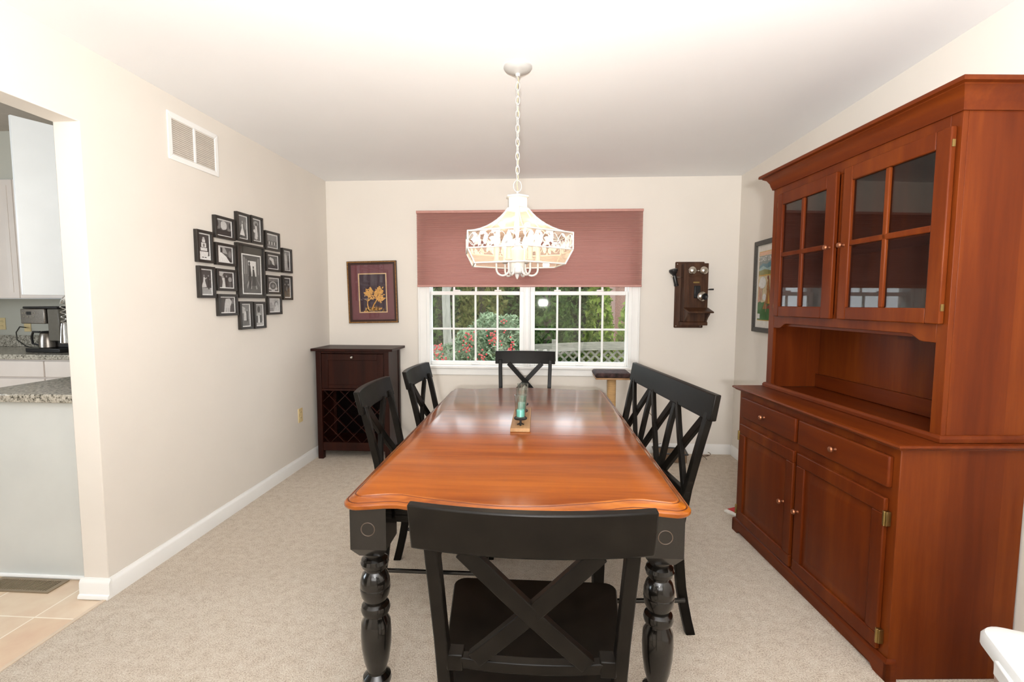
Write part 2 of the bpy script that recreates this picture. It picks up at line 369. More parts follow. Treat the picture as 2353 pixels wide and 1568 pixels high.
# baseboards
bprof = [(0, 0), (.014, 0), (.014, .068), (.010, .078), (.005, .084), (.004, .09), (0, .09)]
mb = MB(); mb.loft([[V((XL + o, y, z)) for o, z in bprof] for y in (YJ, YB)]); structure(mb.build('baseboard_left', white_m))
mb = MB(); mb.loft([[V((x, YB - o, z)) for o, z in bprof] for x in (XL + .014, XR - .014)]); structure(mb.build('baseboard_back', white_m))
mb = MB(); mb.loft([[V((XR - o, y, z)) for o, z in bprof] for y in (2.96, YB)]); structure(mb.build('baseboard_right', white_m))
mb = MB(); mb.loft([[V((XR - o, y, z)) for o, z in bprof] for y in (YF, 1.55)]); structure(mb.build('baseboard_right', white_m))
mb = MB(); jp = bprof[:1] + [(.026, 0), (.026, .008), (.022, .016), (.015, .019)] + bprof[2:]
mb.loft([[V((KX - .012 - (o if k else 0) * 0, YJ - o, z)) for o, z in jp] for k in (0, 1)][:1] + [[V((XL + .014, YJ - o, z)) for o, z in jp]])
structure(mb.build('baseboard_jamb', white_m))

# ---------------------------------------------------------------- window
win = bpy.data.objects.new('window_1', None); C.objects.link(win); win['kind'] = 'structure'; WM[win.name] = M()
mb = MB()
for x0, x1 in ((-1.132, WX0 + .004), (WX1 - .004, .852)):
    mb.box(x0, x1, YB - .018, YB, .775, 2.14); mb.box(x0 if x0 < 0 else x1 - .018, x0 + .018 if x0 < 0 else x1, YB - .026, YB, .775, 2.14)
mb.box(-1.132, .852, YB - .018, YB, 2.07, 2.14)
mb.build('casing', white_m, win, bevel=.004)
MB().box(-1.15, .87, YB - .045, YB + .06, .752, .776).build('stool', white_m, win, bevel=.006)
MB().box(-1.10, .82, YB - .018, YB, .69, .752).build('apron', white_m, win, bevel=.005)
mb = MB().box(WX0, WX0 + .03, YB - .005, YB + .13, .776, 2.08).box(WX1 - .03, WX1, YB - .005, YB + .13, .776, 2.08)
mb.box(WX0, WX1, YB - .005, YB + .13, 2.06, 2.09).box(-.172, -.116, YB - .02, YB + .13, .776, 2.08).box(-.162, -.126, YB - .03, YB, .776, 2.08)
mb.build('mullion_frame', white_m, win, bevel=.004)
for (a, b_, ga, gb) in ((WX0 + .03, -.172, -1.024, -.213), (-.116, WX1 - .03, -.075, .738)):
    for low in (1, 0):
        y0 = YB + (.04 if low else .078); y1 = y0 + .032
        z0, z1 = (.776, 1.452) if low else (1.420, 2.06)
        g0, g1 = (.812, 1.418) if low else (1.452, 2.025)
        m_ = MB().box(a, ga, y0, y1, z0, z1).box(gb, b_, y0, y1, z0, z1).box(ga, gb, y0, y1, z0, g0).box(ga, gb, y0, y1, g1, z1)
        for k in (1, 2, 3):
            x = ga + (gb - ga) * k / 4; m_.box(x - .0085, x + .0085, y0 + .006, y1 - .006, g0, g1)
        zz = g0 + (g1 - g0) * .49; m_.box(ga, gb, y0 + .007, y1 - .007, zz - .0085, zz + .0085)
        s = m_.build('sash', white_m, win, bevel=.003)
        MB().box(ga - .004, gb + .004, y0 + .0145, y0 + .0175, g0 - .004, g1 + .004).build('pane', winglass_m, s)
        if low:
            xm = (ga + gb) / 2
            MB().box(xm - .035, xm + .035, y0 - .012, y0, .783, .797).build('lift_handle', white_m, s, bevel=.004)
            for q in (.28, .72):
                xq = a + (b_ - a) * q; MB().box(xq - .03, xq + .03, y0 + .002, y0 + .034, 1.452, 1.466).build('sash_lock', white_m, s, bevel=.003)
# cellular shade over the upper half
sh = thing('window_shade', 'pinkish brown cellular shade drawn halfway down over the window', 'window shade', (-.136, 4.34, 1.49))
mb = MB(); x0, x1 = -1.124, .853; nz_ = 34; z0, z1 = 1.508, 2.135
secs = []
for i in range(nz_ * 2 + 1):
    z = z0 + (z1 - z0) * i / (nz_ * 2); o = .011 if i % 2 else .004
    secs.append((z, o))
front = [V((x, 4.335 - o, z)) for x in (x0, x1) for z, o in secs]; n = len(secs)
mb.add(front, [(i, i + n, i + n + 1, i + 1) for i in range(n - 1)])
mb.add([V((x, 4.345 + o, z)) for x in (x0, x1) for z, o in secs], [(i, i + n, i + n + 1, i + 1) for i in range(n - 1)])
mb.build('pleated_fabric', shade_m, sh, world=True)
rail_m = mat('dusty_rose_rail', (.50, .25, .21), .45)
MB().box(-1.128, .857, 4.318, YB - .019, 2.135, 2.158).build('headrail', rail_m, sh, world=True, bevel=.003)
MB().box(-1.126, .855, 4.322, 4.352, 1.488, 1.508).build('bottom_rail', rail_m, sh, world=True, bevel=.004)

# ---------------------------------------------------------------- dining table
TC, TR_ = V((-.092, 2.365, 0)), math.radians(.6)
table = thing('dining_table', 'large rectangular dining table with glossy orange brown top and black turned legs', 'dining table', TC, TR_)
ta, tb = .5275, .972
def table_outline(ins):
    a, b = ta - ins, tb - ins
    pts = []; rc = max(.006, .05 - ins * .6)
    def ye(x):
        s = abs(x) / ta
        d = .05 * (.5 + .5 * math.cos(pi * s / .68)) if s < .68 else 0
        return b + d - .02 * math.exp(-((s - .70) / .13) ** 2)
    half = []
    for i in range(7):
        t = pi / 2 * i / 6
        half.append((a - rc + rc * math.cos(t), b - rc + rc * math.sin(t)))
    for i in range(1, 24):
        x = (a - rc) * (1 - i / 12); half.append((x, ye(x)))
    for i in range(7):
        t = pi / 2 + pi / 2 * i / 6
        half.append((-a + rc + rc * math.cos(t), b - rc + rc * math.sin(t)))
    return half + [(-x, -y) for x, y in half]
def ring(ins, z): return [V((x, y, z)) for x, y in table_outline(ins)]
prof = [(.012, .7215), (.003, .7235), (0, .7285), (0, .7355), (.0045, .7410), (.0085, .7425), (.0105, .7415), (.0125, .7430), (.0150, .7455), (.0200, .7480), (.0255, .7520), (.0290, .7560), (.0305, .7552), (.0320, .7565), (.0335, .7592), (.0360, .7600)]
mb = MB(); mb.loft([ring(i, z) for i, z in prof], 1, True)
k = len(mb.f) - 1; mb.m[k] = 0                              # the flat top
nr = len(table_outline(0))
for gk in (5, 6, 11, 12):
    for j in range(nr): mb.m[gk * nr + j] = 2
tt = mb.build('tabletop', [table_m, edge_m, mat('dark_glaze', (.085, .018, .004), .4, spec=.2)], table)
seam_m = mat('dark_seam', (.13, .025, .006), .4)
mb = MB()
for ys in (-.225, .265): mb.box(-ta + .037, ta - .037, ys - .0012, ys + .0012, .7598, .7602)
mb.build('leaf_seam', seam_m, tt)
mb = MB()
for s in (-1, 1):
    for (w0, w1, z0, z1, o) in ((-.39, .39, .648, .722, 0), (-.39, .39, .675, .684, .006), (-.39, .39, .692, .699, .006), (-.39, .39, .655, .664, .004)):
        mb.box(w0, w1, s * (.86 + o) - (.022 if s > 0 else 0), s * (.86 + o) + (.022 if s < 0 else 0), z0, z1)
    for (z0, z1, o) in ((.648, .722, 0), (.675, .684, .006), (.692, .699, .006)):
        x = s * (.47 + o); mb.box(min(x, x - s * .022), max(x, x - s * .022), -.83, .83, z0, z1)
mb.build('apron', black_m, table, bevel=.002)
lp = [(.018, .0), (.027, .004), (.031, .03), (.028, .055), (.022, .075), (.026, .09), (.040, .105), (.046, .12), (.044, .135), (.030, .148), (.030, .155), (.040, .19), (.047, .24), (.0485, .28), (.046, .32),
      (.036, .338), (.034, .345), (.043, .352), (.0465, .365), (.043, .378), (.033, .385), (.034, .392), (.044, .41), (.0475, .432), (.0475, .438), (.0465, .44), (.0475, .442), (.0465, .46), (.040, .482), (.030, .493), (.030, .499), (.041, .508), (.0445, .520), (.041, .532), (.030, .540), (.034, .556)]
for sx in (-1, 1):
    for sy_ in (-1, 1):
        cx, cy_ = sx * .451, sy_ * .885
        mb = MB(); h = .0565
        mb.lathe(lp, (cx, cy_, 0), 28)
        sq = lambda r, z: [V((cx + a * r, cy_ + b * r, z)) for a, b in ((-1, -1), (1, -1), (1, 1), (-1, 1))]
        mb.loft([sq(.036, .556), sq(h, .586), sq(h, .7215)])
        lg = mb.build('leg', black_leg_m, table)
        m_ = MB()
        m_.tube([(cx + .021 * math.cos(t), cy_ + sy_ * (h + .0005), .652 + .021 * math.sin(t)) for t in [2 * pi * i / 24 for i in range(24)]], .0014, 6, close=True)
        m_.build('medallion_ring', mat('worn_brown_edge', (.075, .048, .032), .5), lg)

# ---------------------------------------------------------------- cross back chairs
def post_y(z):
    P = [(0, -.058), (.1, -.032), (.2, -.014), (.33, 0), (.47, 0), (.6, -.024), (.8, -.066), (.97, -.108)]
    for (a, ya), (b, yb) in zip(P, P[1:]):
        if z <= b: return ya + (yb - ya) * (z - a) / (b - a)
    return P[-1][1]
def make_post(x, ztop, wx=.014):
    mb = MB(); secs = []
    for i in range(15):
        z = ztop * i / 14; y = post_y(z) ; t = .019 if z < .6 else .015
        w_ = wx * (.85 + .15 * min(1, z / .4)); xx = x * (1 - .055 * min(1, max(0, (.86 - z) / .32)))
        secs.append([V((xx - w_, y - t, z)), V((xx + w_, y - t, z)), V((xx + w_, y + t, z)), V((xx - w_, y + t, z))])
    return mb.loft(secs)
def curved_rail(hw, z0, z1, th, bow, n=14, tilt=True, xo=0):
    secs = []
    for i in range(n + 1):
        x = -hw + 2 * hw * i / n; b = -bow * (1 - (x / hw) ** 2)
        q = []
        for z, o in ((z0, -th), (z0, th), (z1, th), (z1, -th)):
            q.append(V((x + xo, post_y(z) + b + o, z)))
        secs.append(q)
    return MB().loft(secs)
def cross(x0, x1, za, zb, bow, hw, off, wd=.0175, th=.010):
    """slat from (x0,za) to (x1,zb), following the bow of the back"""
    secs = []; d = V((x1 - x0, 0, zb - za)).normalized(); nrm = V((-d.z, 0, d.x))
    for i in range(9):
        t = i / 8; x = x0 + (x1 - x0) * t; z = za + (zb - za) * t
        y = post_y(z) - bow * (1 - (x / hw) ** 2) + off
        c = V((x, y, z))
        secs.append([c - nrm * wd + V((0, -th, 0)), c + nrm * wd + V((0, -th, 0)), c + nrm * wd + V((0, th, 0)), c - nrm * wd + V((0, th, 0))])
    return MB().loft(secs)
def seat_mesh(wb, wf, dp, z0, z1):
    mb = MB(); pts = []
    for (cx, cy_, r, a0) in ((wf - .035, dp - .035, .035, 0), (-wf + .035, dp - .035, .035, pi / 2), (-wb + .012, .012, .012, pi), (wb - .012, .012, .012, 1.5 * pi)):
        for i in range(6):
            a = a0 + pi / 2 * i / 5; pts.append((cx + r * math.cos(a), cy_ + r * math.sin(a)))
    def rg(sc, z): return [V((x * sc, dp / 2 + (y - dp / 2) * sc, z)) for x, y in pts]
    mb.loft([rg(.975, z0), rg(1, z0 + .008), rg(1, z1 - .006), rg(.985, z1), rg(.90, z1 - .001), rg(.6, z1 - .008), rg(.2, z1 - .010)])
    return mb
CHG = 'black cross back chairs around the table'
ch = thing('dining_chair', 'black cross back chair nearest the camera, back to the viewer at the near table end', 'chair', (-.02, 1.0, 0), 0, CHG)
SEAT_Z = .472
seat_mesh(.205, .252, .485, .444, SEAT_Z).build('seat', black_m, ch)
for s in (-1, 1):
    make_post(s * .196, .90).build('rear_leg', black_m, ch, bevel=.003)
    m_ = MB(); m_.loft([[V((s * .21 + a * r, .435 + b * r, z)) for a, b in ((-1, -1), (1, -1), (1, 1), (-1, 1))] for r, z in ((.014, 0), (.021, .3), (.022, .446))])
    m_.build('front_leg', black_m, ch, bevel=.003)
curved_rail(.236, .868, .966, .012, .028).build('top_rail', black_m, ch, bevel=.004)
mb = curved_rail(.184, .578, .606, .012, .016)
for s in (-1, 1): mb.box(s * .160 - .017, s * .160 + .017, post_y(.595) - .019, post_y(.595) + .017, .575, .611)
mb.build('lower_rail', black_m, ch, bevel=.003)
cross(-.132, .118, .872, .604, .022, .2, -.0012).build('cross_slat', black_m, ch, bevel=.002)
cross(.132, -.118, .872, .604, .022, .2, .0012).build('cross_slat', black_m, ch, bevel=.002)
mb = MB()
mb.bar((-.195, .02, .415), (.195, .02, .415), (0, .01, 0), (0, 0, .03)).bar((-.19, .435, .415), (.19, .435, .415), (0, .01, 0), (0, 0, .03))
for s in (-1, 1): mb.bar((s * .19, .02, .415), (s * .212, .43, .415), (.01, 0, 0), (0, 0, .03))
mb.build('seat_frame', black_m, ch, bevel=.002)
for s in (-1, 1): MB().tube([(s * .196, post_y(.16), .16), (s * .203, .2, .16), (s * .209, .43, .16)], .0095, 8).build('stretcher', black_leg_m, ch)
MB().tube([(-.201, .21, .16), (.201, .21, .16)], .0095, 8).build('stretcher', black_leg_m, ch)
dup(ch, (-.138, 3.735, 0), pi, 'black cross back chair at the far table end, in front of the window')
dup(ch, (-.692, 2.24, 0), -pi / 2 + .03, 'black cross back chair on the left table side, nearer the camera')
dup(ch, (-.645, 2.845, 0), -pi / 2 - .04, 'black cross back chair on the left table side, nearer the window')

# bench with three crosses
bench = thing('dining_bench', 'long black bench with a three cross back on the right side of the table', 'bench', (.497, 2.372, 0), pi / 2 + math.radians(7), None)
BH = .515
def bpost_top(z): return z
seat_mesh(BH - .03, BH - .02, .37, .444, SEAT_Z).build('seat', black_m, bench)
for s in (-1, 1):
    make_post(s * (BH - .045), .95, .015).build('rear_leg', black_m, bench, bevel=.003)
    m_ = MB(); m_.loft([[V((s * (BH - .06) + a * r, .33 + b * r, z)) for a, b in ((-1, -1), (1, -1), (1, 1), (-1, 1))] for r, z in ((.015, 0), (.022, .3), (.024, .446))])
    m_.build('front_leg', black_m, bench, bevel=.003)
    MB().tube([(s * (BH - .045), post_y(.16), .16), (s * (BH - .06), .325, .16)], .0095, 8).build('stretcher', black_leg_m, bench)
curved_rail(BH, .898, 1.0, .013, .0).build('top_rail', black_m, bench, bevel=.004)
curved_rail(BH - .05, .575, .605, .011, .0).build('lower_rail', black_m, bench, bevel=.003)
xs = [-(BH - .045), -(BH - .045) / 3, (BH - .045) / 3, BH - .045]
for x in xs[1:3]:
    m_ = MB(); m_.loft([[V((x + a * .014, post_y(z) + b * .011, z)) for a, b in ((-1, -1), (1, -1), (1, 1), (-1, 1))] for z in (.603, .7, .8, .9)])
    m_.build('back_post', black_m, bench, bevel=.002)
for a, b in zip(xs, xs[1:]):
    cross(a + .03, b - .03, .902, .60, 0, 1, -.005, .016, .009).build('cross_slat', black_m, bench, bevel=.002)
    cross(b - .03, a + .03, .902, .60, 0, 1, .005, .016, .009).build('cross_slat', black_m, bench, bevel=.002)
mb = MB().bar((-BH + .06, .02, .415), (BH - .06, .02, .415), (0, .01, 0), (0, 0, .03)).bar((-BH + .08, .33, .415), (BH - .08, .33, .415), (0, .01, 0), (0, 0, .03))
for s in (-1, 1): mb.bar((s * (BH - .055), .02, .415), (s * (BH - .065), .32, .415), (.01, 0, 0), (0, 0, .03))
mb.build('seat_frame', black_m, bench, bevel=.002)

# ---------------------------------------------------------------- candles on the table
ZT = .7605
hold = thing('candle_holder', 'pale wooden plank candle holder with black iron cups along the table middle', 'candle holder', (-.103, 2.405, ZT), .01)
MB().box(-.045, .045, -.225, .225, 0, .017).build('plank', oak_m, hold, bevel=.002)
cpos = [-.165, -.005, .155]
for i, yq in enumerate(cpos):
    m_ = MB()
    m_.lathe([(.006, .017), (.005, .022), (.005, .040), (.010, .043), (.029, .046), (.031, .050), (.031, .054), (.028, .054), (.027, .051), (.0, .0508)], (0, yq, 0), 20)
    for a in range(3):
        t = -pi / 2 + 2 * pi * a / 3; m_.tube([(0, yq, .030), (.010 * math.cos(t), yq + .010 * math.sin(t), .022), (.017 * math.cos(t), yq + .017 * math.sin(t), .0195)], .003, 6)
    m_.build('iron_cup', iron_m, hold)
where = ('nearest the camera', 'in the middle of the row', 'furthest from the camera')
qz = ZT + .052
ca, sa = math.cos(.01), math.sin(.01)
for i, yq in enumerate(cpos):
    px, py = -.103 - sa * yq, 2.405 + ca * yq
    g = MB().lathe([(.019, .0), (.0225, .002), (.027, .06), (.029, .108), (.0275, .108), (.0255, .06), (.021, .006), (.0, .005)], (px, py, qz), 24)
    o = g.build('votive_glass', votive_m, origin=(px, py, qz)); tag(o, 'clear flared votive glass on the plank holder, ' + where[i], 'votive glass', 'votive glasses on the plank holder')
    g = MB().lathe([(.018, .0065), (.0195, .008), (.0195, .036), (.017, .039), (.004, .038), (0, .038)], (px, py, qz), 20)
    o = g.build('votive_candle', teal_m, origin=(px, py, qz)); tag(o, 'teal wax candle inside the votive glass ' + where[i], 'candle', 'teal candles in the votive glasses')
    wk = MB().tube([(0, 0, .038), (.001, 0, .047)], .0009, 5); wk.build('wick', iron_m, o)

# ---------------------------------------------------------------- chandelier
LX, LY = -.125, 2.35
lampo = thing('chandelier', 'white hexagonal glass chandelier lit over the dining table', 'chandelier', (LX, LY, HC), math.radians(10))
def hexr(r, z, n=6): return [V((r * math.sin(2 * pi * i / n), -r * math.cos(2 * pi * i / n), z)) for i in range(n)]
Z = lambda z: z - HC
MB().lathe([(.066, 0), (.066, -.006), (.060, -.014), (.040, -.024), (.022, -.028), (.012, -.032), (.010, -.044), (0, -.046)], n=32).build('canopy', lampwhite_m, lampo)
mb = MB(); zt, zb = -.040, Z(1.925); nl = 15; pitch_ = (zt - zb) / nl
for i in range(nl):
    zc = zt - pitch_ * (i + .5); hh, ww = pitch_ * .66, .0085
    pts = []
    for j in range(14):
        t = 2 * pi * j / 14; a, b = ww * math.cos(t), hh * math.sin(t)
        pts.append((a, 0, zc + b) if i % 2 else (a * .5, a * .87, zc + b))
    mb.tube(pts, .0019, 6, close=True)
mb.build('chain', lampwhite_m, lampo)
mb = MB(); mb.tube([(.004 * math.sin(i * 1.9), .004 * math.cos(i * 1.3), zt + (Z(1.87) - zt) * i / 24) for i in range(25)], .0017, 6); mb.build('cord', cable_m, lampo)
mb = MB(); mb.tube([(.019 * math.cos(2 * pi * j / 20), 0, Z(1.898) + .027 * math.sin(2 * pi * j / 20)) for j in range(20)], .002, 6, close=True)
mb.lathe([(.004, Z(1.875)), (.006, Z(1.868)), (.004, Z(1.862)), (.007, Z(1.855)), (.007, Z(1.85))], n=12); mb.build('hanging_loop', lampwhite_m, lampo)
cap = MB().loft([hexr(.050, Z(1.855)), hexr(.058, Z(1.851)), hexr(.060, Z(1.844)), hexr(.054, Z(1.842)), hexr(.050, Z(1.840)), hexr(.050, Z(1.797)), hexr(.056, Z(1.793)), hexr(.056, Z(1.789))])
cap.build('cap', lampwhite_m, lampo, bevel=.0015)
RT, RM, RB = .056, .276, .240
def flare(t):      # 0 at the cap, 1 at the band
    return RT + (RM - RT) * (t * .62 + .38 * t * t), Z(1.790) + (Z(1.667) - Z(1.790)) * (1 - (1 - t) ** 1.45)
fl = [flare(i / 8) for i in range(9)]
ZM0, ZM1, ZB = Z(1.667), Z(1.592), Z(1.528)
def hv(i, r, z): return V((r * math.sin(2 * pi * i / 6), -r * math.cos(2 * pi * i / 6), z))
for i in range(6):
    m_ = MB(); pts = []
    for r, z in fl: pts += [hv(i, r * .985, z), hv(i + 1, r * .985, z)]
    m_.add(pts, [(2 * k, 2 * k + 1, 2 * k + 3, 2 * k + 2) for k in range(8)])
    m_.build('upper_glass', lampglass_m, lampo)
    m_ = MB(); m_.add([hv(i, RM * .985, ZM1), hv(i + 1, RM * .985, ZM1), hv(i + 1, RB * .985, ZB), hv(i, RB * .985, ZB)], [(0, 1, 2, 3)])
    m_.build('lower_glass', lampglass_m, lampo)
mb = MB()
for i in range(6):
    mb.tube([hv(i, r, z) for r, z in fl], .0035, 8); mb.tube([hv(i, RM, ZM0), hv(i, RM, ZM1), hv(i, RB, ZB)], .0035, 8)
    for r, z in ((RT, fl[0][1]), (RM, ZM0), (RM, ZM1), (RB, ZB)): mb.tube([hv(i, r, z), hv(i + 1, r, z)], .0036 if r > .1 else .003, 8)
mb.build('glass_frame', lampwhite_m, lampo)
def leafpoly(cx, cy_, L_, W_, ang):
    P = [(0, 0), (.25, .42), (.5, .5), (.8, .25), (1, 0), (.8, -.25), (.5, -.5), (.25, -.42)]
    ca, sa = math.cos(ang), math.sin(ang)
    return [(cx + ca * a * L_ - sa * b * W_, cy_ + sa * a * L_ + ca * b * W_) for a, b in P]
random.seed(11)
side = RM
band_h = ZM0 - ZM1
fil = []
for i in range(16):
    x = .012 + (side - .05) * i / 15
    fil.append(leafpoly(x + random.uniform(-.004, .004), band_h * random.uniform(.12, .75), random.uniform(.036, .052), random.uniform(.017, .024), random.uniform(-2.4, 2.4)))
for i in range(9):
    fil.append(leafpoly(.02 + side * i / 9, band_h * (.06 if i % 2 else .9), .034, .014, (.9 if i % 2 else -.9) + random.uniform(-.4, .4)))
def clip(poly):
    return [(min(max(x, .003), side - .003), min(max(y, .003), band_h - .003)) for x, y in poly]
for i in range(6):
    a, b = hv(i, RM - .003, ZM1), hv(i + 1, RM - .003, ZM1); ux = (b - a).normalized(); uy = V((0, 0, 1))
    m_ = MB()
    for k, p in enumerate(fil):
        q = clip(p); m_.prism(q, a + ux.cross(uy) * (k % 3) * .0009, ux, uy, -.0016)
    for ph in (0, pi):      # two vines winding through the leaves
        m_.tube([a + ux * (side * j / 30) + uy * (band_h * (.5 + .36 * math.sin(ph + j * .62))) for j in range(31)], .0018, 5)
    m_.build('filigree_panel', lampwhite_m, lampo)
MB().lathe([(.006, Z(1.80)), (.008, Z(1.74)), (.011, Z(1.70)), (.007, Z(1.66)), (.010, Z(1.62)), (.034, Z(1.60)), (.036, Z(1.56)), (.036, Z(1.495)), (.030, Z(1.488)), (.012, Z(1.485)), (.009, Z(1.474)), (.003, Z(1.462))], n=24).build('stem_body', lampwhite_m, lampo)
bulb_m = mat('warm_bulb', (1.0, .80, .50), .3, emit=7)
for i in range(6):
    t = 2 * pi * (i + .5) / 6; d = V((math.sin(t), -math.cos(t), 0))
    pts = [d * .030 + V((0, 0, Z(1.52)))]
    for j in range(9):
        a = pi + pi * j / 8; pts.append(d * (.070 + .030 * math.cos(a)) + V((0, 0, Z(1.508) + .030 * math.sin(a))))
    pts.append(d * .100 + V((0, 0, Z(1.545))))
    arm = MB().tube(pts, .0048, 8).build('arm', lampwhite_m, lampo)
    cpt = d * .100
    cs = MB().lathe([(.006, Z(1.540)), (.017, Z(1.546)), (.018, Z(1.550)), (.0115, Z(1.552)), (.0115, Z(1.615)), (0, Z(1.615))], (cpt.x, cpt.y, 0), 16).build('candle_sleeve', lampwhite_m, arm)
    bl = MB().lathe([(.007, Z(1.615)), (.010, Z(1.622)), (.0165, Z(1.636)), (.0155, Z(1.648)), (.008, Z(1.668)), (.002, Z(1.682))], (cpt.x, cpt.y, 0), 14).build('bulb', bulb_m, arm)
    q = M.Rotation(math.radians(10), 3, 'Z') @ cpt
    lamp('chandelier_light', 'POINT', (LX + q.x * 1.0, LY + q.y, 1.705), .30, (1, .86, .70), .02)

# ---------------------------------------------------------------- buffet and hutch
HR = math.atan2(-.99811, .06138) + math.radians(.7)
HA = V((1.228 - 1.189 * math.cos(HR), 1.722 - 1.189 * math.sin(HR), 0))
buf = thing('buffet_cabinet', 'cherry wood buffet base with two drawers over two panelled doors', 'cabinet', HA, HR)
HD = .458; HL = 1.189
MB().box(.012, HL - .010, .014, HD, .0, .845).build('carcass', cherry_m, buf, bevel=.003)
mb = MB()
def ogee(s):
    d = min(s, HL - s)
    if d < .055: return 0
    if d < .085: return .022 * (.5 - .5 * math.cos(pi * (d - .055) / .03))
    if d < .13: return .022
    if d < .19: return .022 + .020 * (.5 - .5 * math.cos(pi * (d - .13) / .06))
    if d < .40: return .042 - .004 * math.sin(pi * (d - .19) / .21)
    return .042 + .006 * (.5 - .5 * math.cos(pi * min(1, (d - .40) / .12)))
n_ = 80
pl = [(HL * i / n_, ogee(HL * i / n_)) for i in range(n_ + 1)] + [(HL, .066), (0, .066)]
mb.prism(pl, (0, .018, 0), (1, 0, 0), (0, 0, 1), .018)
for x0, x1 in ((0, .018), (HL - .012, HL)): mb.box(x0, x1, .0, .040, .0, .066)
mb.umould(.006, HL - .006, .006, .040, [(-.006, .064), (.006, .064), (.005, .070), (0, .076), (-.004, .079), (-.006, .079)])
mb.build('base_moulding', cherry_x_m, buf)
mb = MB(); mb.box(-.004, HL + .004, -.002, HD, .845, .867)
mb.umould(-.004, HL + .004, -.002, HD, [(-.004, .845), (.004, .846), (.006, .850), (.010, .852), (.016, .855), (.019, .860), (.016, .866), (.010, .8675), (-.004, .8675)])
mb.build('countertop', cherry_x_m, buf)
def knob(c, parent, m_, world=False):
    return MB().lathe([(.007, 0), (.005, .006), (.005, .011), (.010, .015), (.0125, .021), (.010, .027), (.004, .0295), (0, .030)], c, 14, dirv=(0, -1, 0)).build('knob', m_, parent)
for (a, b_) in ((.062, .588), (.612, 1.150)):
    d = MB().box(a, b_, -.004, .016, .697, .812).build('drawer', cherry_x_m, buf, bevel=.006, seg=3)
    knob(((a + b_) / 2 - .01, -.004, .752), d, copper_m)
for (a, b_, hs, ks) in ((.055, .585, .050, .520), (.612, 1.140, 1.146, .640)):
    z0, z1 = .088, .656; fwid = .058
    m_ = MB().box(a, b_, -.004, .014, z0, z0 + fwid).box(a, b_, -.004, .014, z1 - fwid, z1).box(a, a + fwid, -.004, .014, z0 + fwid, z1 - fwid).box(b_ - fwid, b_, -.004, .014, z0 + fwid, z1 - fwid)
    d = m_.build('door', cherry_m, buf, bevel=.004)
    p0, p1, q0, q1 = a + fwid, b_ - fwid, z0 + fwid, z1 - fwid
    rg = lambda i, dd: [V((p0 + i, dd, q0 + i)), V((p1 - i, dd, q0 + i)), V((p1 - i, dd, q1 - i)), V((p0 + i, dd, q1 - i))]
    MB().loft([rg(0, .012), rg(0, .006), rg(.012, .006), rg(.045, -.0015), rg(.05, -.002)]).build('raised_panel', cherry_m, d)
    knob((ks, -.004, .386), d, copper_m)
    for hz in (.145, .585):
        s = 1 if hs > .6 else -1
        MB().box(hs - .010, hs + .010, -.0055, .012, hz - .026, hz + .026).tube([(hs, -.006, hz - .027), (hs, -.006, hz + .027)], .005, 8).build('hinge', brass_m, d, bevel=.001)

hut = thing('hutch_top', 'cherry wood hutch top with two glazed doors above an open niche', 'hutch', HA + V((0, 0, .868)), HR)
U0, U1, UD = .022, 1.168, .155
zf = lambda z: z - .868
def ub(mb, a, b_, c, d, e, f): return mb.box(a, b_, c, d, zf(e), zf(f))
for a, b_ in ((U0, U0 + .02), (U1 - .02, U1)):
    mb = MB(); ub(mb, a, b_, UD + .019, HD, .869, 2.03); mb.build('side_panel', cherry_m, hut, bevel=.002)
mb = MB(); ub(mb, U0 + .02, U1 - .02, HD - .012, HD, .869, 2.03); mb.build('back_panel', cherry_m, hut)
for a, b_, nm in ((1.225, 1.245, 'bottom_board'), (1.985, 2.003, 'top_board')):
    mb = MB(); ub(mb, U0 + .02, U1 - .02, UD + .019, HD - .012, a, b_); mb.build(nm, cherry_x_m, hut)
mb = MB(); ub(mb, U0 + .02, U1 - .02, UD + .03, HD - .012, 1.600, 1.618); mb.build('shelf', cherry_x_m, hut)
# face frame with the shaped bottom rail
mb = MB()
ub(mb, U0, U0 + .055, UD, UD + .019, .869, 2.03); ub(mb, U1 - .045, U1, UD, UD + .019, .869, 2.03)
ub(mb, U0 + .055, U1 - .045, UD, UD + .019, 1.93, 2.03); ub(mb, .58, .632, UD, UD + .019, 1.29, 1.93)
a0, a1 = U0 + .055, U1 - .045
def arch(s):
    d = min(s - a0, a1 - s)
    if d < .055: return 1.212
    if d < .12: return 1.212 + .026 * (.5 - .5 * math.cos(pi * (d - .055) / .065))
    return 1.238
n_ = 60
pl = [(a0 + (a1 - a0) * i / n_, zf(arch(a0 + (a1 - a0) * i / n_))) for i in range(n_ + 1)] + [(a1, zf(1.295)), (a0, zf(1.295))]
mb.prism(pl, (0, UD + .019, 0), (1, 0, 0), (0, 0, 1), .019)
mb.build('face_frame', cherry_m, hut, bevel=.002)
mb = MB(); ub(mb, U0 + .02, U1 - .02, HD - .03, HD - .012, .869, .945); mb.build('back_ledge', cherry_x_m, hut, bevel=.003)
mb = MB(); mb.umould(U0, U1, UD, HD, [(0, zf(.869)), (.014, zf(.869)), (.014, zf(.882)), (.009, zf(.890)), (.003, zf(.893)), (0, zf(.893))])
mb.build('foot_moulding', cherry_x_m, hut)
mb = MB(); ub(mb, U0 - .001, U1 + .001, UD - .001, HD, 2.03, 2.07)
mb.umould(U0, U1, UD, HD, [(0, zf(1.985)), (.007, zf(1.985)), (.009, zf(1.994)), (.013, zf(2.003)), (.018, zf(2.022)), (.030, zf(2.042)), (.046, zf(2.051)), (.046, zf(2.055)), (.060, zf(2.058)), (.062, zf(2.064)), (.060, zf(2.073)), (0, zf(2.073))])
mb.build('crown', cherry_x_m, hut)
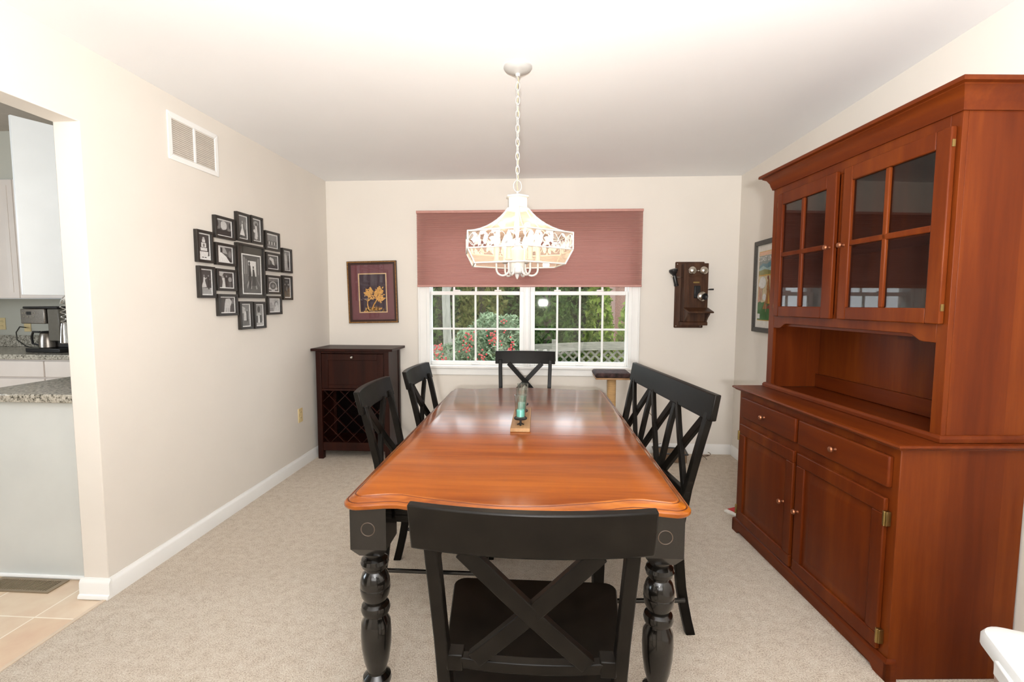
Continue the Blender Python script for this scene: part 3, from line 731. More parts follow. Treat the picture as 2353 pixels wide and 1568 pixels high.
for (a, b_, ga, gb, gm, ks, hs) in ((.100, .580, .150, .512, .330, .556, .1), (.628, 1.152, .682, 1.092, .878, .652, 1.152)):
    z0, z1, g0, g1 = 1.278, 1.943, 1.333, 1.880; d0, d1 = UD - .021, UD - .001
    m_ = MB(); ub(m_, a, ga, d0, d1, z0, z1); ub(m_, gb, b_, d0, d1, z0, z1); ub(m_, ga, gb, d0, d1, z0, g0); ub(m_, ga, gb, d0, d1, g1, z1)
    ub(m_, gm - .011, gm + .011, d0 + .002, d1 - .003, g0, g1); ub(m_, ga, gb, d0 + .002, d1 - .003, 1.600, 1.624)
    d = m_.build('door', cherry_m, hut, bevel=.004)
    m_ = MB(); ub(m_, ga - .004, gb + .004, d0 + .012, d0 + .0145, g0 - .004, g1 + .004); m_.build('glass_pane', cabglass_m, d)
    knob((ks, d0, zf(1.606)), d, copper_m)
    for hz in (1.335, 1.886):
        m_ = MB(); ub(m_, hs - .004, hs + .003, d0 + .003, d0 + .014, hz - .012, hz + .012); m_.build('hinge', brass_m, d)

# ---------------------------------------------------------------- wine cabinet in the corner
wc = thing('wine_cabinet', 'dark mahogany wine cabinet with a drop front over a diagonal bottle lattice', 'wine cabinet', (-1.615, 4.01, 0))
x0, x1, y0, y1 = -1.930, -1.297, 4.01, 4.345
mb = MB().box(-1.962, -1.258, 3.985, 4.37, .936, .958); mb.build('top', mahog_m, wc, world=True, bevel=.003)
lm = .045
for (a, b_) in ((x0, y0), (x1 - lm, y0), (x0, y1 - lm), (x1 - lm, y1 - lm)):
    MB().box(a, a + lm, b_, b_ + lm, 0, .936).build('leg', mahog_m, wc, world=True, bevel=.002)
for a, b_ in ((x0 + .006, x0 + .02), (x1 - .02, x1 - .006)): MB().box(a, b_, y0 + lm, y1 - lm, .075, .936).build('side_panel', mahog_m, wc, world=True)
MB().box(x0 + lm, x1 - lm, y1 - .02, y1 - .01, .075, .936).build('back_panel', mahog_unlit_m, wc, world=True)
for a, b_ in ((.072, .145), (.594, .612), (.916, .936)): MB().box(x0 + lm, x1 - lm, y0 + .006, y1 - .02, a, b_).build('rail', mahog_m, wc, world=True, bevel=.002)
m_ = MB(); a, b_, c, d = x0 + lm + .003, x1 - lm - .003, .616, .912
m_.box(a, b_, y0 + .012, y0 + .03, c, d).box(a, a + .055, y0 + .004, y0 + .012, c, d).box(b_ - .055, b_, y0 + .004, y0 + .012, c, d).box(a + .055, b_ - .055, y0 + .004, y0 + .012, c, c + .03).box(a + .055, b_ - .055, y0 + .004, y0 + .012, d - .055, d)
dr = m_.build('drop_front', mahog_m, wc, world=True, bevel=.002)
MB().lathe([(.006, 0), (.005, .01), (.011, .016), (.012, .022), (.007, .028), (0, .029)], (-1.612, y0 + .004, .885), 14, dirv=(0, -1, 0)).build('knob', chrome_m, dr, world=True)
# diagonal lattice
mb = MB(); lx0, lx1, lz0, lz1 = x0 + lm, x1 - lm, .145, .594
p_ = .139
def seg_clip(x, z, dx, dz):
    t0, t1 = -9, 9
    for (o, d, lo, hi) in ((x, dx, lx0, lx1), (z, dz, lz0, lz1)):
        ta_, tb_ = (lo - o) / d, (hi - o) / d; t0, t1 = max(t0, min(ta_, tb_)), min(t1, max(ta_, tb_))
    return t0, t1
for sgn in (1, -1):
    for k in range(-8, 12):
        x = (-2.155 if sgn > 0 else -1.505) + k * p_; t0, t1 = seg_clip(x, lz0 + .08, 1, sgn)
        if t1 - t0 > .03:
            yy = y0 + .022 + (.0 if sgn > 0 else .004)
            mb.bar((x + t0, y0 + .03, lz0 + .08 + sgn * t0), (x + t1, y0 + .03, lz0 + .08 + sgn * t1), V((-sgn, 0, 1)).normalized() * .0028, (0, .010 + (.001 if sgn > 0 else 0), 0))
mb.build('lattice', mahog_m, wc, world=True)

# ---------------------------------------------------------------- pictures on the back wall
ta_ = thing('framed_picture', 'framed pair of gold foil trees on dark purple with a maroon mat', 'framed picture', (-1.551, YB, 1.442))
RZ = math.radians(1.2)
ROT = M.Rotation(-RZ, 4, 'Y')
def pic(mb): 
    mb.v = [ROT @ p for p in mb.v]; return mb
W2, H2 = .2285, .281
def frame_bars(mb, w, h, b, y0, y1):
    for q in (((-w, -h), (w, -h), (w - b, -h + b), (-w + b, -h + b)), ((-w, h), (w, h), (w - b, h - b), (-w + b, h - b)), ((-w, -h), (-w, h), (-w + b, h - b), (-w + b, -h + b)), ((w, -h), (w, h), (w - b, h - b), (w - b, -h + b))):
        mb.loft([[V((x, y0, z)) for x, z in q], [V((x, y1, z)) for x, z in q]])
    return mb
fr_m = mat('dark_bronze_frame', (.045, .018, .012), .35, .2)
mb = MB(); frame_bars(mb, W2, H2, .016, -.002, -.028); frame_bars(mb, W2 - .0155, H2 - .0155, .016, -.002, -.022); pic(mb).build('frame', fr_m, ta_)
mb = MB()
for s in (-1, 1):
    for i in range(46):
        z = -H2 + .01 + (2 * H2 - .02) * i / 45; mb.ball((s * (W2 - .008), -.028, z), .0048, 4)
    for i in range(38):
        x = -W2 + .01 + (2 * W2 - .02) * i / 37; mb.ball((x, -.028, s * (H2 - .008)), .0048, 4)
pic(mb).build('beaded_edge', gold_m, ta_)
wi, hi, oz = .128, .176, -.008
mb = MB(); q = [(-W2 + .03, -H2 + .03), (W2 - .03, -H2 + .03), (W2 - .03, H2 - .03), (-W2 + .03, H2 - .03)]
mb.add([V((x, -.012, z)) for x, z in q] + [V((x, -.012, z + oz)) for x, z in ((-wi, -hi), (wi, -hi), (wi, hi), (-wi, hi))], [(0, 1, 5, 4), (1, 2, 6, 5), (2, 3, 7, 6), (3, 0, 4, 7)])
pic(mb).build('mat_board', maroon_m, ta_)
mb = MB(); frame_bars(mb, wi + .003, hi + .003, .009, -.006, -.014); mb.v = [p + V((0, 0, oz)) for p in mb.v]; pic(mb).build('fillet', fillet_m, ta_)
mb = MB().add([V((x, -.004, z + oz)) for x, z in ((-wi, -hi), (wi, -hi), (wi, hi), (-wi, hi))], [(0, 1, 2, 3)]); pic(mb).build('backing', aub_m, ta_)
random.seed(4); mb = MB()
def gp(x, z): return V((x, -.007, z + oz))
mb.tube([gp(-.045, -.150), gp(-.055, -.11), (gp(-.052, -.07)), gp(-.046, -.04)], [.006, .0045, .004, .003], 6)
mb.tube([gp(-.015, -.150), gp(.005, -.105), gp(.028, -.07), gp(.035, -.04)], [.008, .007, .005, .003], 6)
mb.tube([gp(-.053, -.075), gp(-.075, -.055), gp(-.085, -.058)], .002, 5); mb.tube([gp(.03, -.07), gp(.06, -.06)], .002, 5)
def clump(cx, cz, r, n, a=0):
    for i in range(n):
        t = random.uniform(0, 2 * pi); rr = r * math.sqrt(random.random())
        x, z = cx + rr * math.cos(t), cz + rr * math.sin(t) * 1.1; an = random.uniform(0, 6.3); L_ = random.uniform(.014, .026)
        mb.prism(leafpoly(0, 0, L_, L_ * .5, an), gp(x, z) + V((0, -random.uniform(0, .004), 0)), (1, 0, 0), (0, 0, 1), -.0012)
for c in ((-.038, .0, .034), (-.055, -.012, .022), (-.022, -.035, .026), (-.03, .022, .018)): clump(c[0], c[1], c[2], 26)
for c in ((.055, -.005, .034), (.066, .028, .022), (.075, -.035, .024), (.028, -.032, .026), (.07, -.065, .018), (.042, .012, .02)): clump(c[0], c[1], c[2], 24)
for i in range(60):
    x = random.uniform(-.095, .10); z = -.165 + random.uniform(0, .028) * (1 - (x / .11) ** 2)
    mb.prism(leafpoly(0, 0, .022, .010, random.uniform(-.6, 3.7)), gp(x, z), (1, 0, 0), (0, 0, 1), -.0015)
for i in range(10): x = .03 + .006 * i; mb.tube([gp(x, -.15), gp(x + random.uniform(-.01, .015), -.115 - .003 * i)], .0012, 4)
pic(mb).build('gold_trees', gold_m, ta_)
mb = MB().add([V((x, -.019, z)) for x, z in q], [(0, 1, 2, 3)]); pic(mb).build('glass', glass_m, ta_)

# poster on the right wall: local x runs along -Y (to the viewer's right), z up, depth to -X
po = thing('framed_poster', 'charcoal framed travel poster of a figure in a long brown coat on grass', 'framed poster', (XR, 3.82, 1.478), -pi / 2)
PW, PH = .2, .352     # half sizes; frame spans Y 4.02 .. 3.62
mb = MB(); frame_bars(mb, PW, PH, .036, -.001, -.024); mb.build('frame', greyframe_m, po, bevel=.003)
MB().add([V((x, -.008, z)) for x, z in ((-PW + .03, -PH + .03), (PW - .03, -PH + .03), (PW - .03, PH - .03), (-PW + .03, PH - .03))], [(0, 1, 2, 3)]).build('mat_board', paper_m, po)
pa, pb, pc, pd = -.135, .125, -.262, .268
pm = [tone('cream', (.66, .58, .38)), tone('peach', (.75, .45, .28)), tone('hill_blue', (.12, .26, .32)), tone('sky_grey', (.24, .27, .25)), tone('olive', (.26, .26, .08)), tone('cloud', (.75, .76, .74)), tone('coat_brown', (.34, .14, .03)), tone('head_red', (.22, .04, .02)), tone('grass_green', (.03, .15, .025)), tone('ochre', (.62, .36, .06)), tone('skin_pink', (.62, .32, .22)), tone('pale_teal', (.36, .52, .52))]
mb = MB(); lay = [0]
def pf(poly, mi):
    lay[0] += 1
    mb.flat([(pa + (pb - pa) * x, pc + (pd - pc) * y) for x, y in poly], (0, -.0086 - .00025 * lay[0], 0), (1, 0, 0), (0, 0, 1), mi)
R4 = lambda a, b, c, d: [(a, b), (c, b), (c, d), (a, d)]
pf(R4(0, 0, 1, 1), 9); pf(R4(.03, .012, .97, .99), 0)
pf(R4(.03, .94, .97, .99), 1); pf(R4(.03, .66, .97, .935), 3)
pf([(.03, .78), (.25, .83), (.5, .81), (.75, .85), (.97, .82), (.97, .72), (.03, .72)], 2)
pf([(.03, .75), (.3, .79), (.55, .75), (.8, .77), (.97, .75), (.97, .72), (.03, .70)], 11)
pf([(.03, .72), (.4, .74), (.97, .70), (.97, .66), (.03, .66)], 4); pf(R4(.03, .645, .97, .662), 9)
pf(ell(.30, .55, .22, .085), 5); pf(ell(.18, .52, .14, .05), 5); pf(ell(.45, .34, .12, .05), 5)
pf([(.03, .30), (.3, .26), (.6, .28), (.97, .24), (.97, .012), (.03, .012)], 8)
pf([(.36, .17), (.5, .28), (.62, .20), (.62, .17)], 6); pf([(.62, .18), (.72, .24), (.85, .20), (.85, .17)], 7)
pf([(.58, .60), (.62, .50), (.66, .60), (.72, .60), (.74, .50), (.78, .42), (.82, .24), (.52, .25), (.60, .40), (.58, .50)], 6)
pf(ell(.655, .615, .05, .028), 7); pf([(.72, .41), (.82, .25), (.70, .25)], 9)
pf([(.09, .44), (.16, .47), (.2, .28), (.05, .26)], 10); pf(ell(.13, .475, .035, .02), 10); pf([(.24, .46), (.30, .47), (.28, .30), (.22, .30)], 10)
pf([(.60, .24), (.57, .13), (.59, .13), (.63, .24)], 10); pf(R4(.06, .03, .22, .10), 5)
mb.build('poster_print', pm, po)
def lettering(body, size, loc, m_, parent, rot=(pi / 2, 0, 0), align='CENTER', squeeze=1.0):
    cu = bpy.data.curves.new('lettering', 'FONT'); cu.body = body; cu.size = size; cu.extrude = .0004; cu.align_x = align; cu.align_y = 'CENTER'
    cu.materials.append(m_); t = bpy.data.objects.new('lettering_curve', cu); C.objects.link(t)
    bpy.context.view_layer.update()
    me = bpy.data.meshes.new_from_object(t.evaluated_get(bpy.context.evaluated_depsgraph_get())); bpy.data.objects.remove(t)
    o = bpy.data.objects.new('lettering', me); C.objects.link(o); o.parent = parent; o.location = loc; o.rotation_euler = rot; o.scale = (squeeze, 1, 1)
    return o
lettering('COAST LINE', .050, ((pa + pb) / 2, -.0162, pc + (pd - pc) * .885), pm[5], po, squeeze=.88)
MB().add([V((x, -.019, z)) for x, z in ((-PW + .034, -PH + .034), (PW - .034, -PH + .034), (PW - .034, PH - .034), (-PW + .034, PH - .034))], [(0, 1, 2, 3)]).build('glass', glass_m, po)

# ---------------------------------------------------------------- photograph collage on the left wall
# local x runs along +Y (to the viewer's right), z up, frame depth to +X  => rz = +90 deg, outward = -local y
GRP = 'black framed wedding photographs on the left wall'
E_ = ell
PH_ = [
 (2.733, 1.668, 'p', 'tiered white cake photograph, top left end of the cluster', .05, [(R4(0, 0, 1, .13), .8), ([(.15, .12), (.85, .12), (.9, .3), (.1, .3)], .75), (R4(.2, .33, .8, .46), .7), (R4(.28, .47, .72, .66), .72), (R4(.36, .68, .64, .8), .66), (E_(.5, .84, .1, .06), .5), (R4(.14, .3, .86, .33), .03), (R4(.24, .455, .76, .475), .04), (E_(.5, .56, .1, .07), .2), (E_(.38, .06, .1, .02), .08), (E_(.62, .06, .1, .02), .08)]),
 (2.919, 1.801, 'l', 'bright arch of leaves over a dark crowd photograph, in the upper left', .08, [(R4(0, .35, 1, 1), .22), (E_(.5, .68, .22, .3), .62), ([(0, .3), (.2, .42), (.4, .34), (.6, .42), (.85, .34), (1, .4), (1, 0), (0, 0)], .03), (E_(.1, .75, .06, .2), .05), (E_(.9, .72, .06, .2), .06), (R4(.27, .4, .3, .95), .06), (R4(.72, .4, .75, .95), .06), (E_(.3, .4, .05, .08), .05), (E_(.7, .4, .05, .08), .05)]),
 (3.106, 1.835, 'p', 'bride in a narrow white gown photograph, first of the two at the top', .10, [(R4(0, 0, 1, .2), .06), (R4(0, .6, 1, 1), .16), ([(.42, .66), (.58, .66), (.6, .45), (.78, .12), (.2, .14), (.42, .45)], .72), (E_(.52, .75, .07, .055), .4), ([(.46, .66), (.32, .55), (.3, .5), (.46, .6)], .4), (E_(.85, .6, .1, .2), .26)]),
 (3.259, 1.838, 'p', 'couple embracing in white photograph, second of the two at the top', .12, [(E_(.5, .8, .3, .14), .3), (E_(.55, .75, .13, .1), .06), ([(.4, .72), (.62, .7), (.66, .5), (.72, .2), (.35, .2), (.4, .5)], .62), (E_(.3, .45, .14, .08), .66), (E_(.5, .14, .18, .09), .6), (R4(.7, .4, .8, .75), .05)]),
 (3.448, 1.787, 'l', 'row of people under trees photograph, upper right of the cluster', .22, [(R4(0, .55, 1, 1), .42), (R4(0, 0, 1, .18), .16)] + [(R4(.1 + .13 * i, .3, .17 + .13 * i, .95), .10) for i in range(7)] + [(E_(.15 + .12 * i, .33, .045, .14), .6 if i % 2 else .05) for i in range(7)]),
 (2.917, 1.640, 'l', 'close up of a sweeping white gown photograph, left of the large one', .10, [([(0, 1), (.22, 1), (.3, .62), (.62, .36), (.85, 0), (0, 0)], .82), ([(.22, 1), (.5, 1), (.6, .8), (.7, .55), (.4, .6), (.3, .7)], .38), (R4(.22, .62, .36, .95), .04), ([(.62, .34), (.8, .4), (.95, .1), (.85, 0)], .04), (E_(.85, .55, .1, .25), .24)]),
 (3.447, 1.637, 'l', 'thrown pale veil on dark photograph, right of the large one and higher', .09, [(R4(0, 0, 1, .3), .05), ([(.3, .9), (.62, .78), (.68, .5), (.72, .25), (.5, .35), (.42, .6), (.22, .72)], .6), (E_(.2, .5, .12, .25), .18), (E_(.85, .6, .1, .25), .16)]),
 (3.643, 1.664, 'p', 'pale standing figure photograph, upper frame at the right end', .2, [([(.2, .85), (.55, .82), (.62, .5), (.7, .04), (.12, .04), (.25, .5)], .5), (E_(.42, .88, .1, .06), .4), (R4(.72, .15, .9, .8), .05), (E_(.2, .7, .1, .2), .34)]),
 (2.738, 1.464, 'p', 'bride dancing on a paved floor photograph, lower left end of the cluster', .06, [(R4(0, 0, 1, .27), .34), ([(.3, .72), (.42, .7), (.42, .55), (.55, .3), (.05, .27), (.25, .52)], .62), ([(.4, .66), (.6, .7), (.6, .67), (.42, .61)], .5), (E_(.34, .77, .06, .04), .3), (R4(.68, .2, .8, .72), .03), (E_(.74, .77, .06, .04), .3), (R4(.78, .6, .95, .66), .14)]),
 (2.916, 1.484, 'l', 'wedding party dancing photograph, beside the large frame lower left', .06, [([(0, 1), (.4, 1), (.25, .72), (0, .85)], .5), ([(.25, .66), (.42, .66), (.45, .35), (.48, 0), (.25, 0), (.3, .4)], .66), (E_(.3, .72, .07, .1), .34), (R4(.5, .1, .62, .7), .03), (E_(.56, .76, .05, .08), .3), (E_(.8, .55, .12, .18), .34), (R4(.72, 0, .86, .4), .12), (R4(0, 0, .2, .5), .08)]),
 (3.446, 1.474, 'l', 'ring of hands and flowers photograph, right of the large one and lower', .09, [(E_(.5, .4, .36, .38), .5), (E_(.5, .42, .28, .28), .10), (E_(.5, .4, .14, .14), .24), (R4(0, .78, 1, 1), .2), (E_(.2, .2, .1, .1), .6), (E_(.8, .2, .1, .1), .6), (E_(.5, .03, .16, .05), .55)]),
 (3.636, 1.458, 'p', 'very dark photograph with two pale lights, lower frame at the right end', .05, [(E_(.22, .68, .1, .05), .4), (E_(.78, .68, .1, .05), .4), (R4(.3, .8, .7, .9), .14), (E_(.5, .45, .1, .12), .2), (R4(0, 0, 1, .3), .08)]),
 (2.92, 1.331, 'l', 'back of a laced gown photograph, lower left corner of the cluster', .07, [([(.28, 0), (.35, .6), (.42, .92), (.7, .95), (.85, .7), (.72, .4), (.68, 0)], .55), ([(.4, 0), (.44, .3), (.48, .3), (.46, 0)], .34), ([(.55, 0), (.56, .3), (.6, .3), (.6, 0)], .34), (E_(.9, .75, .08, .2), .2)]),
 (3.102, 1.262, 'p', 'bride and groom walking photograph, first of the two at the bottom', .2, [(R4(0, 0, 1, .3), .14), ([(.1, .95), (.5, .85), (.55, .6), (.1, .6)], .5), ([(.35, .68), (.58, .68), (.72, .25), (.3, .25)], .62), (E_(.46, .74, .08, .05), .4), (R4(.62, .2, .78, .7), .05), (E_(.7, .74, .06, .04), .36)]),
 (3.256, 1.26, 'p', 'wedding party below a dark arch photograph, second of the two at the bottom', .24, [(R4(0, 0, 1, .2), .42), (E_(.5, .78, .18, .16), .04), (E_(.5, .52, .3, .09), .4), ([(.42, .48), (.55, .48), (.62, .12), (.38, .12)], .72), (R4(.6, .12, .85, .5), .05), (R4(.14, .12, .36, .46), .08), (E_(.48, .53, .05, .03), .5)]),
 (3.448, 1.326, 'l', 'pale photograph with a bride at one side, lower right corner of the cluster', .42, [(R4(0, .55, .5, 1), .52), (R4(0, 0, .45, .3), .3), (E_(.72, .6, .16, .24), .16), (E_(.74, .56, .12, .2), .56), ([(.62, .4), (.9, .5), (.95, 0), (.5, 0)], .62), (E_(.25, .55, .1, .2), .34)]),
]
for (yc, zc, kind, lab, bgv, shapes) in PH_:
    iw, ih = (.053, .0765) if kind == 'p' else (.0775, .0515)
    ow, oh = iw + .0155, ih + .0155
    f = thing('framed_photograph', 'black framed ' + lab, 'framed photograph', (XL, yc, zc), pi / 2, GRP)
    mb = MB(); frame_bars(mb, ow, oh, .016, -.001, -.024); mb.build('frame', frame_m, f, bevel=.0015)
    mb = MB(); frame_bars(mb, iw + .0005, ih + .0005, .0075, -.010, -.0125); mb.build('white_mat', grey(.80), f)
    mats = [grey(bgv)]; idx = {}
    for s_, v_ in shapes:
        if v_ not in idx: idx[v_] = len(mats); mats.append(grey(v_))
    pw, ph = iw - .007, ih - .007
    mb = MB().add([V((x, -.0102, z)) for x, z in ((-pw, -ph), (pw, -ph), (pw, ph), (-pw, ph))], [(0, 1, 2, 3)])
    for k, (s_, v_) in enumerate(shapes):
        mb.flat([(-pw + 2 * pw * min(max(a, 0), 1), -ph + 2 * ph * min(max(b, 0), 1)) for a, b in s_], (0, -.0103 - .0001 * k, 0), (1, 0, 0), (0, 0, 1), idx[v_])
    mb.build('photo_print', mats, f)
    MB().add([V((x, -.0165, z)) for x, z in ((-iw, -ih), (iw, -ih), (iw, ih), (-iw, ih))], [(0, 1, 2, 3)]).build('glass', glass_m, f)
f = thing('framed_photograph', 'large black matted photograph of two silhouettes in a bright doorway, centre of the cluster', 'framed photograph', (XL, 3.178, 1.553), pi / 2, GRP)
mb = MB(); frame_bars(mb, .152, .1775, .014, -.001, -.026); mb.build('frame', frame_m, f, bevel=.0015)
mb = MB().add([V((x, -.012, z)) for x, z in ((-.14, -.165), (.14, -.165), (.14, .165), (-.14, .165))], [(0, 1, 2, 3)]); mb.build('dark_mat', mat('charcoal_mat', (.045, .04, .033), .7, var=.15, scale=120), f)
iw, ih, ox, oz2 = .108, .1325, .012, -.019
mb = MB(); frame_bars(mb, iw, ih, .008, -.0122, -.0140); mb.v = [p + V((ox, 0, oz2)) for p in mb.v]; mb.build('white_border', grey(.80), f)
pw, ph = .1, .1245
shapes = [(R4(0, 0, 1, .32), .09), (R4(.3, .45, .75, .86), .75), ([(0, 1), (.3, .86), (.3, .35), (0, .2)], .12), ([(1, 1), (.75, .86), (.75, .35), (1, .2)], .10), (R4(.06, .5, .12, .95), .3), (R4(.18, .5, .22, .9), .26), (R4(.85, .5, .9, .95), .26),
          ([(.22, .1), (.42, .44), (.38, .44), (.2, .2)], .3), ([(.72, .44), (.95, .15), (.9, .25), (.7, .46)], .34), ([(.4, .1), (.5, .44), (.46, .12)], .4), ([(.6, .44), (.72, .1), (.78, .12)], .36),
          ([(.3, .74), (.42, .74), (.46, .5), (.44, .2), (.38, .05), (.32, .2), (.3, .5)], .02), (E_(.36, .79, .045, .05), .02), ([(.54, .64), (.62, .64), (.66, .5), (.7, .3), (.72, .2), (.46, .2), (.52, .5)], .03), (E_(.58, .69, .035, .04), .03)]
mats = [grey(.07)]; idx = {}
for s_, v_ in shapes:
    if v_ not in idx: idx[v_] = len(mats); mats.append(grey(v_))
mb = MB().add([V((ox + x, -.0123, oz2 + z)) for x, z in ((-pw, -ph), (pw, -ph), (pw, ph), (-pw, ph))], [(0, 1, 2, 3)])
for k, (s_, v_) in enumerate(shapes): mb.flat([(ox - pw + 2 * pw * a, oz2 - ph + 2 * ph * b) for a, b in s_], (0, -.0124 - .0001 * k, 0), (1, 0, 0), (0, 0, 1), idx[v_])
mb.build('photo_print', mats, f)
MB().add([V((x, -.018, z)) for x, z in ((-.139, -.164), (.139, -.164), (.139, .164), (-.139, .164))], [(0, 1, 2, 3)]).build('glass', glass_m, f)

# ---------------------------------------------------------------- air grille, sockets
gr = thing('air_vent_grille', 'white return air grille with two louvred halves high on the left wall', 'air vent', (XL, 2.705, 2.226), pi / 2)
gw, gh = .199, .124
mb = MB()
frame_bars(mb, gw, gh, .03, 0, -.008); mb.box(-.009, .009, -.008, 0, -gh + .03, gh - .03); mb.build('frame', white_m, gr, bevel=.003)
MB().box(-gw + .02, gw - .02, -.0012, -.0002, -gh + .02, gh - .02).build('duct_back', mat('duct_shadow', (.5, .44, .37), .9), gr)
for sx in (-1, 1):
    mb = MB(); a, b_ = (-gw + .03, -.009) if sx < 0 else (.009, gw - .03)
    for i in range(18):
        z = -gh + .034 + (2 * gh - .068) * i / 17
        mb.add([V((a, -.001, z + .0055)), V((b_, -.001, z + .0055)), V((b_, -.0075, z - .003)), V((a, -.0075, z - .003)), V((a, -.001, z + .0045)), V((b_, -.001, z + .0045)), V((b_, -.0075, z - .004)), V((a, -.0075, z - .004))],
               [(0, 1, 2, 3), (4, 7, 6, 5), (3, 2, 6, 7), (0, 4, 5, 1), (0, 3, 7, 4), (1, 5, 6, 2)])
    mb.build('louvre', mat('louvre_paint', (.82, .77, .70), .5), gr)
def outlet(loc, rz, label, grp=None):
    o = thing('wall_outlet', label, 'outlet', loc, rz, grp)
    MB().box(-.035, .035, -.006, 0, -.0575, .0575).build('cover_plate', ivory_m, o, bevel=.003)
    for z in (-.0225, .0225):
        m_ = MB().prism(E_(0, 0, .0165, .0145, 16), (0, -.006, z), (1, 0, 0), (0, 0, 1), .0018)
        s_ = m_.build('socket', ivory_m, o)
        MB().box(-.008, -.0055, -.0084, -.0076, z - .001, z + .007).box(.0055, .008, -.0084, -.0076, z - .001, z + .007).build('slots', iron_m, s_)
    return o
outlet((XL, 3.797, .43), pi / 2, 'ivory outlet low on the left wall before the wine cabinet')
outlet((-4.955, YB, 1.118), 0, 'ivory outlet behind the coffee maker with its cord plugged in')
outlet((-5.215, YB, 1.135), 0, 'ivory outlet on the kitchen wall, cut by the left picture edge')

# ---------------------------------------------------------------- antique telephone
ph_ = thing('wall_telephone', 'antique wooden crank wall telephone with two nickel bells', 'telephone', (1.285, YB, 1.42))
ROTP = M.Rotation(.012, 4, 'Y')
bx0, bx1, bz0, bz1 = -.135, .115, -.288, .288
mb = MB().box(bx0, bx1, -.018, 0, bz0, bz1); mb.build('backboard', walnut_m, ph_, bevel=.008)
kx0, kx1, kz0, kz1 = -.085, .118, -.262, .268
mb = MB().box(kx0, kx1, -.115, -.018, kz0 + .03, kz1).box(kx0 - .012, kx1 + .004, -.118, -.018, kz0, kz0 + .03); mb.build('case', walnut_m, ph_, bevel=.004)
m_ = MB(); frame_bars(m_, .078, .155, .022, -.115, -.121); m_.v = [p + V((.014, 0, .02)) for p in m_.v]
m_.box(-.045, .073, -.125, -.115, .166, .180).box(-.045, .073, -.125, -.115, -.125, -.110); m_.build('door_moulding', walnut_m, ph_, bevel=.002)
for x in (-.022, .072):
    b_ = MB().lathe([(.036, 0), (.036, .006), (.034, .015), (.027, .025), (.016, .031), (.006, .033), (.006, .037), (0, .038)], (x, -.122, .205), 24, dirv=(0, -1, 0)).build('bell', nickel_m, ph_)
m_ = MB().tube([(.014, -.135, .203), (.036, -.135, .203)], .004, 6).ball((.025, -.137, .203), .007, 8); m_.build('bell_clapper', nickel_m, ph_)
MB().box(-.008, .044, -.1175, -.115, .098, .112).build('name_plate', brass_m, ph_, bevel=.001)
m_ = MB().box(-.002, .050, -.133, -.115, -.028, .078); m_.build('mouthpiece_bracket', plastic_m, ph_, bevel=.006)
m_ = MB().lathe([(.010, 0), (.010, .022), (.040, .024), (.042, .030), (.040, .038), (.028, .043), (.021, .050), (.021, .056)], (.044, -.128, -.012), 24, dirv=(.35, -1, -.06)); mp_ = m_.build('mouthpiece_cup', nickel_m, ph_)
dv = V((.35, -1, -.06)).normalized()
m_ = MB().lathe([(.020, 0), (.022, .006), (.027, .020), (.029, .024), (.025, .024), (.012, .010), (0, .009)], V((.044, -.128, -.012)) + dv * .050, 24, dirv=dv); m_.build('mouthpiece', plastic_m, ph_)
# writing shelf and its box
m_ = MB(); m_.loft([[V((kx0 - .004, -.115, -.108)), V((kx1 + .006, -.115, -.108)), V((kx1 + .006, -.115, -.122)), V((kx0 - .004, -.115, -.122))], [V((kx0 + .012, -.235, -.142)), V((kx1 + .016, -.235, -.142)), V((kx1 + .016, -.235, -.155)), V((kx0 + .012, -.235, -.155))]]); m_.build('writing_shelf', walnut_m, ph_, bevel=.004)
for x in (kx0 + .015, kx1 - .016): MB().prism([(0, 0), (-.10, -.028), (-.10, -.042), (-.05, -.075), (-.012, -.11), (0, -.115)], (x - .007, -.115, -.121), (0, 1, 0), (0, 0, 1), .014).build('shelf_bracket', walnut_m, ph_)
# receiver on its hook, crank
m_ = MB().tube([(kx0 - .0, -.07, .150), (-.13, -.07, .152), (-.165, -.075, .153)], .0035, 6)
m_.tube([(-.165, -.075, .153), (-.176, -.09, .155), (-.176, -.104, .158)], .004, 6).tube([(-.165, -.075, .153), (-.176, -.06, .155), (-.176, -.05, .158)], .004, 6); m_.build('hook', nickel_m, ph_)
rd = V((.26, 0, -1)).normalized()
m_ = MB().lathe([(.028, 0), (.036, .005), (.037, .022), (.031, .034), (.021, .044), (.0165, .052), (.0155, .060), (.017, .064), (.017, .135), (.0195, .138), (.0195, .150), (.010, .153)], (-.172, -.080, .222), 20, dirv=(.26, .12, -1)); m_.build('receiver', plastic_m, ph_)
m_ = MB().tube([(.118, -.07, .045), (.135, -.07, .045)], .005, 8).tube([(.133, -.07, .045), (.133, -.095, .046)], .004, 8); m_.tube([(.132, -.095, .046), (.170, -.095, .047)], [.0065, .0075], 10); m_.build('crank', plastic_m, ph_)
for (x, z) in ((-.118, .268), (-.118, -.272), (.09, -.272)): MB().lathe([(.005, 0), (.004, .002), (0, .0025)], (x, -.018, z), 10, dirv=(0, -1, 0)).build('screw', nickel_m, ph_)

